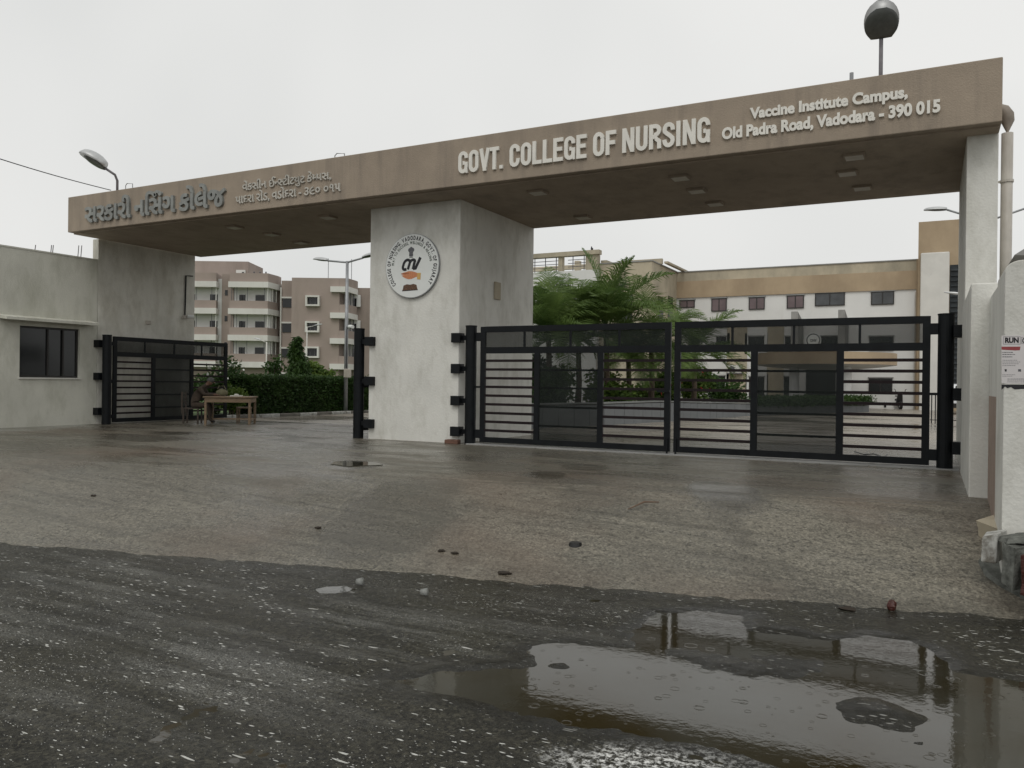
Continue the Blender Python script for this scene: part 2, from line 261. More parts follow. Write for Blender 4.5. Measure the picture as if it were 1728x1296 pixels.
# ------------------------------------------------------------------ mesh helpers
def tag(o, label=None, cat=None, group=None, kind=None):
    if label: o['label'] = label
    if cat: o['category'] = cat
    if group: o['group'] = group
    if kind: o['kind'] = kind
    return o
def thing(name, label, cat, loc=(0, 0, 0), group=None):
    o = bpy.data.objects.new(name, None); COL.objects.link(o); o.location = [float(v) for v in loc]; o.empty_display_size = .2
    o.matrix_world = Matrix.Translation(o.location)
    return tag(o, label, cat, group)
def worldloc(o):
    v = Vector((0, 0, 0))
    while o is not None: v = v+o.location; o = o.parent
    return v
class MB:
    def __init__(s, T=None): s.v = []; s.f = []; s.T = T
    def add(s, vs, fs):
        k = len(s.v)
        for p in vs:
            p = Vector([float(c) for c in p]); s.v.append(s.T @ p if s.T else p)
        s.f += [tuple(i+k for i in f) for f in fs]; return s
    def box(s, x0, x1, y0, y1, z0, z1):
        x0, x1 = sorted((x0, x1)); y0, y1 = sorted((y0, y1)); z0, z1 = sorted((z0, z1))
        return s.add([(x0, y0, z0), (x1, y0, z0), (x1, y1, z0), (x0, y1, z0), (x0, y0, z1), (x1, y0, z1), (x1, y1, z1), (x0, y1, z1)],
                     [(0, 3, 2, 1), (4, 5, 6, 7), (0, 1, 5, 4), (1, 2, 6, 5), (2, 3, 7, 6), (3, 0, 4, 7)])
    def prism(s, poly, z0, z1):
        a = sum(poly[i][0]*poly[(i+1) % len(poly)][1]-poly[(i+1) % len(poly)][0]*poly[i][1] for i in range(len(poly)))
        if a < 0: poly = poly[::-1]
        n = len(poly); vs = [(p[0], p[1], z0) for p in poly]+[(p[0], p[1], z1) for p in poly]
        return s.add(vs, [tuple(range(n))[::-1], tuple(range(n, 2*n))]+[(i, (i+1) % n, n+(i+1) % n, n+i) for i in range(n)])
    def slab_xz(s, poly, y0, y1):            # outline in x-z, thickness in y
        n = len(poly); vs = [(p[0], y0, p[1]) for p in poly]+[(p[0], y1, p[1]) for p in poly]
        return s.add(vs, [tuple(range(n)), tuple(range(n, 2*n))[::-1]]+[((i+1) % n, i, n+i, n+(i+1) % n) for i in range(n)])
    def tube(s, pts, r, n=8, cap=True):
        pts = [Vector([float(c) for c in p]) for p in pts]; rs = r if isinstance(r, (list, tuple)) else [r]*len(pts)
        k = len(s.v); ref = None; rings = []
        for i, p in enumerate(pts):
            d = (pts[min(i+1, len(pts)-1)]-pts[max(i-1, 0)]).normalized()
            if ref is None: ref = Vector((0, 0, 1)) if abs(d.z) < .9 else Vector((1, 0, 0))
            a = d.cross(ref).normalized(); b = d.cross(a).normalized(); ref = b.cross(d) if False else ref
            rings.append([p+(a*math.cos(2*math.pi*j/n)+b*math.sin(2*math.pi*j/n))*rs[i] for j in range(n)])
        vs = [q for g in rings for q in g]; fs = []
        for i in range(len(pts)-1):
            for j in range(n): fs.append((i*n+j, i*n+(j+1) % n, (i+1)*n+(j+1) % n, (i+1)*n+j))
        if cap: fs += [tuple(range(n))[::-1], tuple(range((len(pts)-1)*n, len(pts)*n))]
        return s.add(vs, fs)
    def ball(s, c, rx, ry, rz, nu=10, nv=7, lump=0):
        vs = []; fs = []
        for j in range(nv+1):
            t = math.pi*j/nv
            for i in range(nu):
                p = 2*math.pi*i/nu; k = 1+lump*(random.random()-.5)*(0 < j < nv)
                vs.append((c[0]+rx*k*math.sin(t)*math.cos(p), c[1]+ry*k*math.sin(t)*math.sin(p), c[2]+rz*k*math.cos(t)))
        for j in range(nv):
            for i in range(nu): fs.append((j*nu+i, (j+1)*nu+i, (j+1)*nu+(i+1) % nu, j*nu+(i+1) % nu))
        return s.add(vs, fs)
    def build(s, name, m, parent=None, smooth=False, bevel=0, label=None, local=False):
        me = bpy.data.meshes.new(name); off = Vector((0, 0, 0))
        if parent is not None and not local: off = worldloc(parent)
        me.from_pydata([v-off for v in s.v], [], s.f); me.materials.append(M[m] if isinstance(m, str) else m); me.validate(); me.update()
        if smooth: me.shade_smooth() if hasattr(me, 'shade_smooth') else [setattr(p, 'use_smooth', True) for p in me.polygons]
        o = bpy.data.objects.new(name, me); COL.objects.link(o)
        if parent is not None: o.parent = parent
        if bevel:
            b = o.modifiers.new('bevel', 'BEVEL'); b.width = bevel; b.segments = 2; b.limit_method = 'ANGLE'
        if label: o['label'] = label
        return o
def box(name, m, parent, *a, **k): return MB().box(*a).build(name, m, parent, **k)
def single(o, label, cat, group=None, kind=None): return tag(o, label, cat, group, kind)
# value noise on numpy arrays
_rng = np.random.RandomState(3); _G = _rng.rand(256, 256)
def vnoise(x, y, s):
    x = x/s+400.3; y = y/s+310.7; xi = np.floor(x).astype(int); yi = np.floor(y).astype(int); fx = x-xi; fy = y-yi
    fx = fx*fx*(3-2*fx); fy = fy*fy*(3-2*fy); g = lambda a, b: _G[a % 256, b % 256]
    return (g(xi, yi)*(1-fx)+g(xi+1, yi)*fx)*(1-fy)+(g(xi, yi+1)*(1-fx)+g(xi+1, yi+1)*fx)*fy-.5
def smooth01(t): t = np.clip(t, 0, 1); return t*t*(3-2*t)
def grid(name, m, xs, ys, fn, attrs=None):
    X, Y = np.meshgrid(xs, ys); Z = fn(X, Y); nx, ny = len(xs), len(ys)
    me = bpy.data.meshes.new(name); co = np.stack([X, Y, Z], -1).reshape(-1, 3)
    i = (np.arange(ny-1)[:, None]*nx+np.arange(nx-1)[None, :]).ravel(); q = np.stack([i, i+1, i+1+nx, i+nx], -1)
    me.vertices.add(len(co)); me.vertices.foreach_set('co', co.astype(np.float32).ravel())
    me.loops.add(q.size); me.loops.foreach_set('vertex_index', q.astype(np.int32).ravel())
    me.polygons.add(len(q)); me.polygons.foreach_set('loop_start', (np.arange(len(q))*4).astype(np.int32)); me.update(calc_edges=True)
    me.polygons.foreach_set('use_smooth', np.ones(len(q), dtype=bool))
    me.materials.append(M[m])
    for k, f in (attrs or {}).items():
        a = me.attributes.new(k, 'FLOAT', 'POINT'); a.data.foreach_set('value', f(X, Y).astype(np.float32).ravel())
    o = bpy.data.objects.new(name, me); COL.objects.link(o); o['kind'] = 'structure'; return o
# ================================================================== THE GROUND
RZ = -.65
def y_edge(x): return 7.92+.24*x
def y_crest(x): return 10.65+.2*x
def apron_z(x, y):
    t = (y-y_edge(x))/(y_crest(x)-y_edge(x))
    tc1 = np.clip(t, 0, 1); base = RZ*(1-tc1)-.035*np.sin(np.pi*tc1)**1*0
    base = base-.03*np.exp(-((t-1)/.10)**2)
    base = np.where(t < 0, RZ+t*.5, base)
    n = (vnoise(x, y, .9)*.022+vnoise(x, y, .3)*.008)*np.where(x > -6.5, .35, 1)
    fade = np.clip(1.2-abs(t)*1.5, .12, 1)
    return base+n*fade+vnoise(x, y, 2.4)*.012*np.clip((15-y)/3, 0, 1)
def ell(X, Y, px, py, rx, ry, z=0.):
    c = onZ(px, py, z); a = onZ(px+rx, py, z); b = onZ(px, py-ry, z)
    ax = np.hypot(*(a-c)[:2]); ux, uy = (a-c)[:2]/ax; ay = np.hypot(*(b-c)[:2])
    dx, dy = X-c[0], Y-c[1]; u = (dx*ux+dy*uy)/ax; v = (-dx*uy+dy*ux)/ay
    return np.sqrt(u*u+v*v)+vnoise(X, Y, ay*.6)*.35
def wet_apron(X, Y):
    w = np.zeros_like(X)
    for (px, py, rx, ry, k) in ((922, 801, 42, 6, .9), (985, 788, 45, 6, .8), (1225, 824, 60, 12, .9), (1222, 842, 26, 18, .5), (600, 784, 60, 8, .8), (285, 731, 40, 3, .8), (505, 741, 60, 4, .8), (60, 720, 80, 6, .9),
                           (1130, 800, 160, 10, .35), (470, 745, 160, 14, .45), (1400, 800, 200, 14, .3)):
        w = np.maximum(w, k*np.clip((1.15-ell(X, Y, px, py, rx, ry))*3, 0, 1))
    # the darker, smoother strip that crosses the ramp
    a, b = onZ(690, 812, -.08)[:2], onZ(520, 935, -.55)[:2]
    t = (Y-b[1])/(a[1]-b[1]); xc = b[0]+(a[0]-b[0])*t
    strip = np.clip(1-abs(X-xc-.35)/(.85+.5*vnoise(X, Y, .5)), 0, 1)*np.clip(t*3, 0, 1)*np.clip((1.15-t)*3, 0, 1)
    w = np.maximum(w, .74*smooth01(strip*3))
    plat = smooth01((Y-y_crest(X)+.12)/.16)*(.46+.5*vnoise(X, Y, 1.3)+.25*vnoise(X*.5, Y*2, .5)); w = np.maximum(w, np.clip(plat, 0, .8))
    left = np.clip((-3.6-X)/3, 0, 1)*(.34+.5*vnoise(X, Y, 1.6)+.2*vnoise(X, Y*2, .4)); w = np.maximum(w, np.clip(left, 0, .6))
    w = np.maximum(w, np.clip(vnoise(X*.6, Y*1.4, .7)*1.1+vnoise(X, Y, .25)*.5, 0, .4))
    edge = np.clip(1-abs(Y-y_edge(X)-.12)/.28, 0, 1); w = np.maximum(w, .4*smooth01(edge))
    crest = np.clip(1-abs(Y-y_crest(X)+.1)/.05, 0, 1); w = np.maximum(w, .6*crest)
    return w
def ghit(px, py):
    z = -.3
    for _ in range(30):
        p = onZ(px, py, z); z = .5*z+.5*max(float(apron_z(np.array([p[0]]), np.array([p[1]]))[0]), RZ)
    return onZ(px, py, z)
xs = np.concatenate([np.arange(-30, -10, .08), np.arange(-10, 1.8, .035), np.arange(1.8, 6, .15)])
ys = np.concatenate([np.arange(-1.5, 4.4, .1), np.arange(4.4, 12, .035), np.arange(12, 19.01, .09)])
grid('driveway', 'concrete', xs, ys, apron_z, {'wet': wet_apron})
# road with the hollows that hold the puddles
PUD = np.array([onZ(*p, RZ)[:2] for p in [(655, 1146), (740, 1128), (890, 1118), (884, 1086), (960, 1080), (1060, 1088), (1075, 1060), (1100, 1030), (1175, 1027), (1262, 1036), (1275, 1060), (1400, 1075), (1460, 1066), (1540, 1078), (1590, 1100), (1625, 1130), (1760, 1150), (1800, 1330),
                 (1600, 1330), (1380, 1318), (1300, 1296), (1200, 1262), (1060, 1238), (960, 1222), (860, 1200), (790, 1178), (700, 1168)]])
def sdist(X, Y, poly):
    d = np.full(X.shape, 1e9); ins = np.zeros(X.shape, bool); n = len(poly)
    for i in range(n):
        ax, ay = poly[i]; bx, by = poly[(i+1) % n]; ex, ey = bx-ax, by-ay
        t = np.clip(((X-ax)*ex+(Y-ay)*ey)/(ex*ex+ey*ey), 0, 1); d = np.minimum(d, np.hypot(X-ax-t*ex, Y-ay-t*ey))
        c = ((ay > Y) != (by > Y)) & (X < (bx-ax)*(Y-ay)/(by-ay+1e-12)+ax); ins ^= c
    return np.where(ins, d, -d)
def road_z(X, Y):
    z = RZ+vnoise(X, Y, 1.1)*.007+vnoise(X, Y, .37)*.012+vnoise(X, Y, .13)*.009+vnoise(X, Y, .05)*.005
    s = sdist(X, Y, PUD); z = z-np.clip((s+.03)*.13, 0, .0185)
    isl = np.clip(1.2-ell(X, Y, 1478, 1198, 60, 26, RZ), 0, 1); z += isl*.032
    isl = np.clip(1.1-ell(X, Y, 1290, 1118, 160, 22, RZ), 0, 1); z += isl*.022
    isl = np.clip(1.1-ell(X, Y, 945, 1122, 26, 8, RZ), 0, 1); z += isl*.022
    isl = np.clip(1.1-ell(X, Y, 1140, 1098, 90, 13, RZ), 0, 1); z += isl*.012
    hol = np.clip(1.2-ell(X, Y, 560, 993, 60, 7, RZ), 0, 1); z -= hol*.016
    return z
def lime(X, Y):
    a = np.clip(1.25-ell(X, Y, 1130, 1292, 190, 38, RZ), 0, 1)*1.6
    return np.clip(a, 0, 1)
def sheen(X, Y):  # mask of the pale patches that paint reflected sky onto the asphalt
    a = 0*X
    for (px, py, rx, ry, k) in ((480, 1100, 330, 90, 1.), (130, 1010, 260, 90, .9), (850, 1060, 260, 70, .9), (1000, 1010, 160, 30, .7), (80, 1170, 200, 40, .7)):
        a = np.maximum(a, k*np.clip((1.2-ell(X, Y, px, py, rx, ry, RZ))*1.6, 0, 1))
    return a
def wet_road(X, Y):
    s = sdist(X, Y, PUD); w = np.clip((s+.20+vnoise(X, Y, .3)*.25)*6, 0, 1)*.95
    w = np.maximum(w, .55*np.clip(1-abs(Y-y_edge(X)+.18)/.3, 0, 1))
    w = np.maximum(w, .35*np.clip(vnoise(X, Y, .8)*2.5, 0, 1))
    return w
xs = np.concatenate([np.arange(-40, -8, .2), np.arange(-8, -3.8, .04), np.arange(-3.8, 1.8, .02), np.arange(1.6, 12, .15)])
ys = np.concatenate([np.arange(-14, 1.2, .3), np.arange(1.2, 7.9, .022), np.arange(7.9, 12, .12)])
def road_clip(X, Y): return road_z(X, Y)-np.clip((Y-y_edge(X)-.25)*.25, 0, .4)
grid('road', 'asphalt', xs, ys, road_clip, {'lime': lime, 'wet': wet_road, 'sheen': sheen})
w = MB().prism([(-4.4, 2.6), (2.8, 2.6), (2.8, 7.6), (-2.7, 7.2), (-4.4, 5.2)], -.95, RZ-.0085)
o = w.build('puddle', 'water'); o['kind'] = 'structure'
c = onZ(560, 993, RZ); w = MB().prism([(c[0]+.9*math.cos(a)*1.1, c[1]+.35*math.sin(a)) for a in np.linspace(0, 6.28, 20, endpoint=False)], -.9, RZ-.0075); o = w.build('puddle', 'water'); o['kind'] = 'structure'
c = onZ(598, 783, -.0); pts = [(c[0]+(.42+.08*math.sin(3*a))*math.cos(a), c[1]+(.33+.05*math.cos(5*a))*math.sin(a)) for a in np.linspace(0, 6.28, 26, endpoint=False)]
w = MB().prism(pts, -.02, .008); o = w.build('puddle', 'water'); o['kind'] = 'structure'
# yard, lawn and far ground
ys = np.arange(18.98, 62, .25); xs = np.arange(-20.4, 26, .3)
grid('yard', 'yard', xs, ys, lambda X, Y: -.004+vnoise(X, Y, 3)*.012, {'wet': lambda X, Y: np.clip(vnoise(X, Y, 2.2)*1.6, 0, .8)})
b = MB(); b.add([(-1500, 19.5, -.03), (1500, 19.5, -.03), (1500, 2500, -.03), (-1500, 2500, -.03)], [(0, 1, 2, 3)])
b.add([(-1500, -1500, -1.2), (1500, -1500, -1.2), (1500, 12, -1.2), (-1500, 12, -1.2)], [(0, 1, 2, 3)])
b.add([(-1500, 12, -1.2), (1500, 12, -1.2), (1500, 19.5, -.03), (-1500, 19.5, -.03)], [(0, 1, 2, 3)])
o = b.build('ground', 'kerb_d'); o['kind'] = 'structure'
b = MB(); b.add([(-120, 18.6, .02), (-20.75, 18.6, .06), (-20.75, 60, .06), (-120, 110, .02)], [(0, 1, 2, 3)])
o = b.build('lawn', 'grass'); o['kind'] = 'structure'
# ================================================================== GATEWAY
BX0, BX1, BYF, BYB, ZB, ZT = -20.68, .87, 13.695, 18.155, 5.198, 6.142
PX0, PX1, PYF, PYB = -11.24, -8.88, 14.594, 18.15
gate = thing('entrance_gateway', 'long taupe concrete gateway beam with raised lettering, carried on white pillars over the entrance', 'gateway', (-9, 15, 0))
b = MB().box(BX0, BX1, BYF, BYB, ZB, ZT)
beam = b.build('beam', 'beam', gate, bevel=.015)
b = MB().box(BX0+.02, BX1-.02, BYF+.16, BYB-.02, ZB-.03, ZB+.002); b.build('soffit', 'beam', gate)
pil = MB().box(PX0, PX1, PYF, PYB, -.25, ZB-.02).build('central_pillar', 'white_wall', gate, bevel=.02)
MB().box(-20.95, -20.70, 14.62, 17.95, -.2, ZB-.02).build('support_wall', 'grey_white', gate, bevel=.01)
MB().box(.44, .86, 14.2, 18.0, -.2, ZB-.02).build('right_column', 'white_wall', gate, bevel=.012)
for p in [(908, 323), (984, 365), (1148, 298), (1176, 320), (1207, 342), (1442, 262), (1455, 315), (1430, 290), (396, 382), (459, 394), (553, 365), (508, 408)]:
    c = onZ(*p, ZB-.03); d = MB().box(c[0]-.17, c[0]+.17, c[1]-.17, c[1]+.17, ZB-.075, ZB-.028).build('ceiling_light', 'beam', gate, bevel=.006)
    MB().box(c[0]-.14, c[0]+.14, c[1]-.14, c[1]+.14, ZB-.08, ZB-.0745).build('diffuser', 'pvc', d)
# junction box on the pillar side, brick at its foot
c = onX(838, 491, PX1); box('junction_box', 'cream', pil, PX1, PX1+.045, c[1]-.13, c[1]+.13, c[2]-.2, c[2]+.2, bevel=.008)
# ------------------------------------------------------------------ lettering
def text_flat(body, size=1., offset=0.):
    cu = bpy.data.curves.new('t', 'FONT'); cu.body = body; cu.size = size; cu.offset = offset; cu.resolution_u = 4
    o = bpy.data.objects.new('t', cu); COL.objects.link(o); dg = bpy.context.evaluated_depsgraph_get()
    me = bpy.data.meshes.new_from_object(o.evaluated_get(dg)); bpy.data.objects.remove(o); bpy.data.curves.remove(cu); return me
def bm_of(me): bm = bmesh.new(); bm.from_mesh(me); bmesh.ops.remove_doubles(bm, verts=bm.verts, dist=1e-5); return bm
def extrude_bm(bm, t):
    r = bmesh.ops.extrude_face_region(bm, geom=bm.faces[:]); vs = [e for e in r['geom'] if isinstance(e, bmesh.types.BMVert)]
    bmesh.ops.translate(bm, vec=(0, 0, t), verts=vs); bmesh.ops.recalc_face_normals(bm, faces=bm.faces)
def islands(bm):
    seen = set(); out = []
    bm.verts.ensure_lookup_table()
    for v in bm.verts:
        if v.index in seen: continue
        st = [v]; seen.add(v.index); isl = []
        while st:
            a = st.pop(); isl.append(a)
            for e in a.link_edges:
                q = e.other_vert(a)
                if q.index not in seen: seen.add(q.index); st.append(q)
        out.append(isl)
    return out
def place_letters(bm, thick, T, m, parent, name='letter', merge=.5):
    """split a flat lettering bmesh into letters; T maps flat (x, y, depth) to the place"""
    bm.verts.index_update(); isl = [(min(v.co.x for v in i), max(v.co.x for v in i), i) for i in islands(bm)]; isl.sort(key=lambda a: a[0])
    groups = []
    for a, b, i in isl:
        if groups:
            g = groups[-1]; ov = min(b, g[1])-max(a, g[0])
            if ov > merge*min(b-a, g[1]-g[0]): g[0] = min(g[0], a); g[1] = max(g[1], b); g[2] += i; continue
        groups.append([a, b, list(i)])
    out = []
    for a, b, vs in groups:
        vset = set(vs); idx = {v: k for k, v in enumerate(vs)}
        nb = bmesh.new(); nv = [nb.verts.new(v.co) for v in vs]
        for f in bm.faces:
            if f.verts[0] in vset:
                try: nb.faces.new([nv[idx[v]] for v in f.verts])
                except ValueError: pass
        extrude_bm(nb, thick)
        off = worldloc(parent)
        for v in nb.verts: v.co = Vector(T(v.co))-off
        bmesh.ops.recalc_face_normals(nb, faces=nb.faces)
        me = bpy.data.meshes.new(name); nb.to_mesh(me); nb.free(); me.materials.append(M[m])
        o = bpy.data.objects.new(name, me); COL.objects.link(o); o.parent = parent; out.append(o)
    return out
def fitT(bm, x0, x1, z0, z1, yf):
    X0, X1 = min(v.co.x for v in bm.verts), max(v.co.x for v in bm.verts); Y0, Y1 = min(v.co.y for v in bm.verts), max(v.co.y for v in bm.verts)
    return lambda c: (x0+(c.x-X0)/(X1-X0)*(x1-x0), yf-c.z, z0+(c.y-Y0)/(Y1-Y0)*(z1-z0))
# the big condensed letters: each drawn as strokes
def offset_poly(cl, w):
    n = len(cl); Lf, Rt = [], []
    for i in range(n):
        p = Vector(cl[i]); a = Vector(cl[max(i-1, 0)]); b = Vector(cl[min(i+1, n-1)])
        d1 = (p-a).normalized() if i > 0 else (b-p).normalized(); d2 = (b-p).normalized() if i < n-1 else d1
        n1 = Vector((-d1.y, d1.x)); n2 = Vector((-d2.y, d2.x)); k = (n1+n2); k = k.normalized() if k.length > 1e-6 else n1
        s = w/2/max(.5, k.dot(n1)); Lf.append(p+k*s); Rt.append(p-k*s)
    return Lf, Rt
def arc(cx, cy, rx, ry, a0, a1, n=8): return [(cx+rx*math.cos(math.radians(a0+(a1-a0)*i/n)), cy+ry*math.sin(math.radians(a0+(a1-a0)*i/n))) for i in range(n+1)]
W_, S_ = .50, .165
h = S_/2; rx = W_/2-h; cx = W_/2; ra = .19
top = arc(cx, 1-h-ra, rx, ra, 0, 180); bot = arc(cx, h+ra, rx, ra, 180, 360)
GL = {
 'O': [top+[(h, .5)]+bot+[(W_-h, .5), top[0]]],
 'C': [[(W_-h, .66)]+top+bot+[(W_-h, .36)]],
 'G': [[(W_-h, .68)]+top+bot+[(W_-h, .50)], [(W_-S_+.001, .465), (cx-.01, .465)], [(W_-.05, .0), (W_-.05, .18)]],
 'U': [[(h, 1)]+bot+[(W_-h, 1)]],
 'V': [[(.06, 1), (cx+.012, 0)], [(W_-.06, 1), (cx-.012, 0)]],
 'T': [[(-.01, 1-h), (W_-.05, 1-h)], [(cx-.03, 1-S_+.001), (cx-.03, 0)]],
 'L': [[(h, 1), (h, 0)], [(S_-.001, h), (W_-.05, h)]],
 'E': [[(h, 1), (h, 0)], [(S_-.001, h), (W_-.04, h)], [(S_-.001, 1-h), (W_-.04, 1-h)], [(S_-.001, .52), (W_-.08, .52)]],
 'F': [[(h, 1), (h, 0)], [(S_-.001, 1-h), (W_-.05, 1-h)], [(S_-.001, .5), (W_-.09, .5)]],
 'N': [[(h, 0), (h, 1)], [(W_-h+.02, 0), (W_-h+.02, 1)], [(h+.01, .97), (W_-h+.01, .03)]],
 'I': [[(h, 0), (h, 1)]],
 'R': [[(h, 0), (h, 1)], [(S_-.001, 1-h), (cx, 1-h)]+arc(cx, .745, rx, 1-h-.745, 80, -80)+[(cx, .49), (S_-.001, .49)], [(cx+.03, .42), (W_-h+.005, .30), (W_-h+.012, 0)]],
 'S': [[(W_-h, .68)]+arc(cx, 1-h-ra, rx, ra, 0, 180)+[(h+.01, .64), (cx-.06, .55), (cx+.06, .46), (W_-h-.01, .36)]+arc(cx, h+ra, rx, ra, 0, -180)+[(h, .32)]],
 '.': [[(h, 0), (h, S_*.95)]],
}
def big_letter(ch, x, s, z0, hgt, yf, th, parent):
    mb = MB()
    for k, cl in enumerate(GL[ch]):
        w = S_ if not (ch == 'N' and k == 2) else S_*.92
        if ch == 'G' and k == 2: w = .10
        Lf, Rt = offset_poly(cl, w); dy = .0015*k; n = len(cl)
        closed = cl[0] == cl[-1]
        def P(p, d): return (x+p.x*s, yf-d, z0+p.y*hgt)
        vs = [P(p, 0) for p in Lf]+[P(p, 0) for p in Rt]+[P(p, th+dy) for p in Lf]+[P(p, th+dy) for p in Rt]; fs = []
        for i in range(n-1):
            fs += [(2*n+i, 2*n+i+1, 3*n+i+1, 3*n+i), (i, i+1, 2*n+i+1, 2*n+i), (n+i+1, n+i, 3*n+i, 3*n+i+1)]
        if not closed: fs += [(0, n, 3*n, 2*n), (n-1, 2*n-1, 4*n-1, 3*n-1)]
        mb.add(vs, fs)
    bm = bmesh.new(); o = mb.build('letter', 'letter_w', parent); bm.from_mesh(o.data); bmesh.ops.recalc_face_normals(bm, faces=bm.faces); bm.to_mesh(o.data); bm.free(); return o
title = 'GOVT. COLLEGE OF NURSING'
adv = {'I': .265, '.': .27, ' ': .24, 'L': .50, 'T': .49, 'V': .53, 'E': .52, 'F': .49, 'N': .585}
tot = sum(adv.get(c, .565) for c in title)-.06
tx0, tx1 = onY(775, 290, BYF)[0], onY(1199, 240, BYF)[0]; s = (tx1-tx0)/tot; x = tx0
for ch in title:
    if ch != ' ': big_letter(ch, x, s, 5.425, .435, BYF, .045, beam)
    x += adv.get(ch, .565)*s
def latin_line(body, x0, x1, z0, z1, m='letter_w', th=.035, offset=.045):
    bm = bm_of(text_flat(body, 1., offset)); Y0 = 0.; cap = .70
    bmx = [v.co.x for v in bm.verts]; X0, X1 = min(bmx), max(bmx)
    T = lambda c: (x0+(c.x-X0)/(X1-X0)*(x1-x0), BYF-c.z, z0+c.y/cap*(z1-z0))
    place_letters(bm, th, T, m, beam); bm.free()
latin_line('Vaccine Institute Campus,', onY(1266, 190, BYF)[0], onY(1532, 160, BYF)[0], 5.735, 5.90)
latin_line('Old Padra Road, Vadodara - 390 015', onY(1219, 225, BYF)[0], onY(1587, 180, BYF)[0], 5.452, 5.63)
# Gujarati: assembled glyph by glyph in visual order, half forms cut from the full letter
def guj(parts, offset):
    R0 = bm_of(text_flat('સ', 1., offset)); ref = max(v.co.x for v in R0.verts); R0.free()
    outb = bmesh.new(); x = 0.
    for kind, s in parts:
        if kind == 'space': x += s; continue
        bm = bm_of(text_flat(s, 1., offset)); bx = bm_of(text_flat(s+'સ', 1., offset)); ad = max(v.co.x for v in bx.verts)-ref; bx.free()
        if kind == 'half':
            xm = max(v.co.x for v in bm.verts)-.145-offset; bmesh.ops.bisect_plane(bm, geom=bm.verts[:]+bm.edges[:]+bm.faces[:], plane_co=(xm, 0, 0), plane_no=(1, 0, 0), clear_outer=True); ad -= .20
        if kind == 'reph':
            bm.free(); bm = bmesh.new(); cl = arc(-.30, .76, .10, .10, 215, 20, 8); Lf, Rt = offset_poly(cl, .075+offset); vv = [bm.verts.new((p.x, p.y, 0)) for p in Lf]+[bm.verts.new((p.x, p.y, 0)) for p in Rt]; n = len(cl)
            for i in range(n-1): bm.faces.new((vv[i], vv[i+1], vv[n+i+1], vv[n+i]))
            ad = 0
        tmp = bpy.data.meshes.new('t'); bmesh.ops.translate(bm, vec=(x, 0, .0), verts=bm.verts); bm.to_mesh(tmp); outb.from_mesh(tmp); bm.free(); bpy.data.meshes.remove(tmp); x += ad
    return outb
def guj_line(parts, x0, x1, zb, zt, m, offset, th):
    bm = guj(parts, offset); T = fitT(bm, x0, x1, zb, zt, BYF)
    place_letters(bm, th, T, m, beam, merge=.15); bm.free()
F = lambda s: ('full', s)
guj_line([F('સરકારી'), ('space', .22), F('ન'), F('િ'), F('સં'), ('reph', ''), F('ગ'), ('space', .22), F('કોલેજ')], onY(146, 360, BYF)[0], onY(383, 330, BYF)[0], onY(200, 371, BYF)[2], onY(300, 315, BYF)[2]-.02, 'letter_g', .028, .06)
guj_line([F('વેકસીન'), ('space', .25), F('ઈ'), ('half', 'ન'), ('half', 'સ'), F('ટીટયુટ'), ('space', .25), F('કે'), ('half', 'મ'), F('પસ,')], onY(411, 312, BYF)[0], onY(560, 300, BYF)[0], onY(503, 315, BYF)[2], onY(490, 294.5, BYF)[2], 'letter_d', .012, .035)
guj_line([F('પાદરા'), ('space', .22), F('રોડ,'), ('space', .22), F('વડોદરા'), ('space', .2), F('-'), ('space', .22), F('૩૯૦'), ('space', .25), F('૦૧૫')], onY(399, 340, BYF)[0], onY(576, 318, BYF)[0], onY(410, 346, BYF)[2], onY(437, 321, BYF)[2], 'letter_d', .012, .035)
# ================================================================== ROUND SIGN
SX, SZ, SRX, SRZ = -10.06, 3.815, .70, .70
sign = thing('round_sign', 'round white college crest sign with black ring lettering on the front of the central pillar', 'sign', (SX, PYF, SZ))
def disc(cx, cz, r, y0, y1, n=64): return MB().slab_xz([(cx+r*math.cos(2*math.pi*i/n), cz+r*math.sin(2*math.pi*i/n)) for i in range(n)], y0, y1)
disc(SX, SZ, SRX, PYF-.06, PYF-.002).build('rim', 'steel', sign)
disc(SX, SZ, SRX-.012, PYF-.066, PYF-.058).build('disc', 'board_white', sign)
YS = PYF-.0665
def ring_text(body, R, a0, a1, hgt, m, name):
    mb = MB(); n = len(body); widths = []
    for ch in body:
        if ch == ' ': widths.append(.42); continue
        me = text_flat(ch, 1., .045); xsv = [v.co.x for v in me.vertices]; widths.append(max(xsv)-min(xsv)+.13)
    tot = sum(widths); a = a0; k = (a1-a0)/tot; s = hgt/.70; sx_ = R*abs(math.radians(a1-a0))/tot*.98
    for ch, wv in zip(body, widths):
        am = a+k*wv/2; a += k*wv
        if ch == ' ': continue
        me = text_flat(ch, 1., .045); xsv = [v.co.x for v in me.vertices]; mxv = (max(xsv)+min(xsv))/2; t = math.radians(am)
        ux, uz = math.sin(t), -math.cos(t)          # reading direction is clockwise
        vs = [(SX+R*math.cos(t)+(v.co.x-mxv)*sx_*ux+v.co.y*s*math.cos(t), YS-.001, SZ+R*math.sin(t)+(v.co.x-mxv)*sx_*uz+v.co.y*s*math.sin(t)) for v in me.vertices]
        mb.add(vs, [tuple(p.vertices) for p in me.polygons])
    o = mb.build(name, m, sign); o['kind'] = 'stuff'; return o
ring_text('COLLEGE OF NURSING, VADODARA, GOVT. OF GUJARAT', .565, 224, -42, .085, 'ink', 'name_lettering')
ring_text('WAY TO SUCCESS, WELLNESS & HEALING', .475, 178, 8, .058, 'ink_green', 'motto_lettering')
def sgn(poly, m, name, d=.002, par=None):
    return MB().slab_xz([(SX+a, SZ+b) for a, b in poly], YS-d, YS).build(name, m, par or sign)
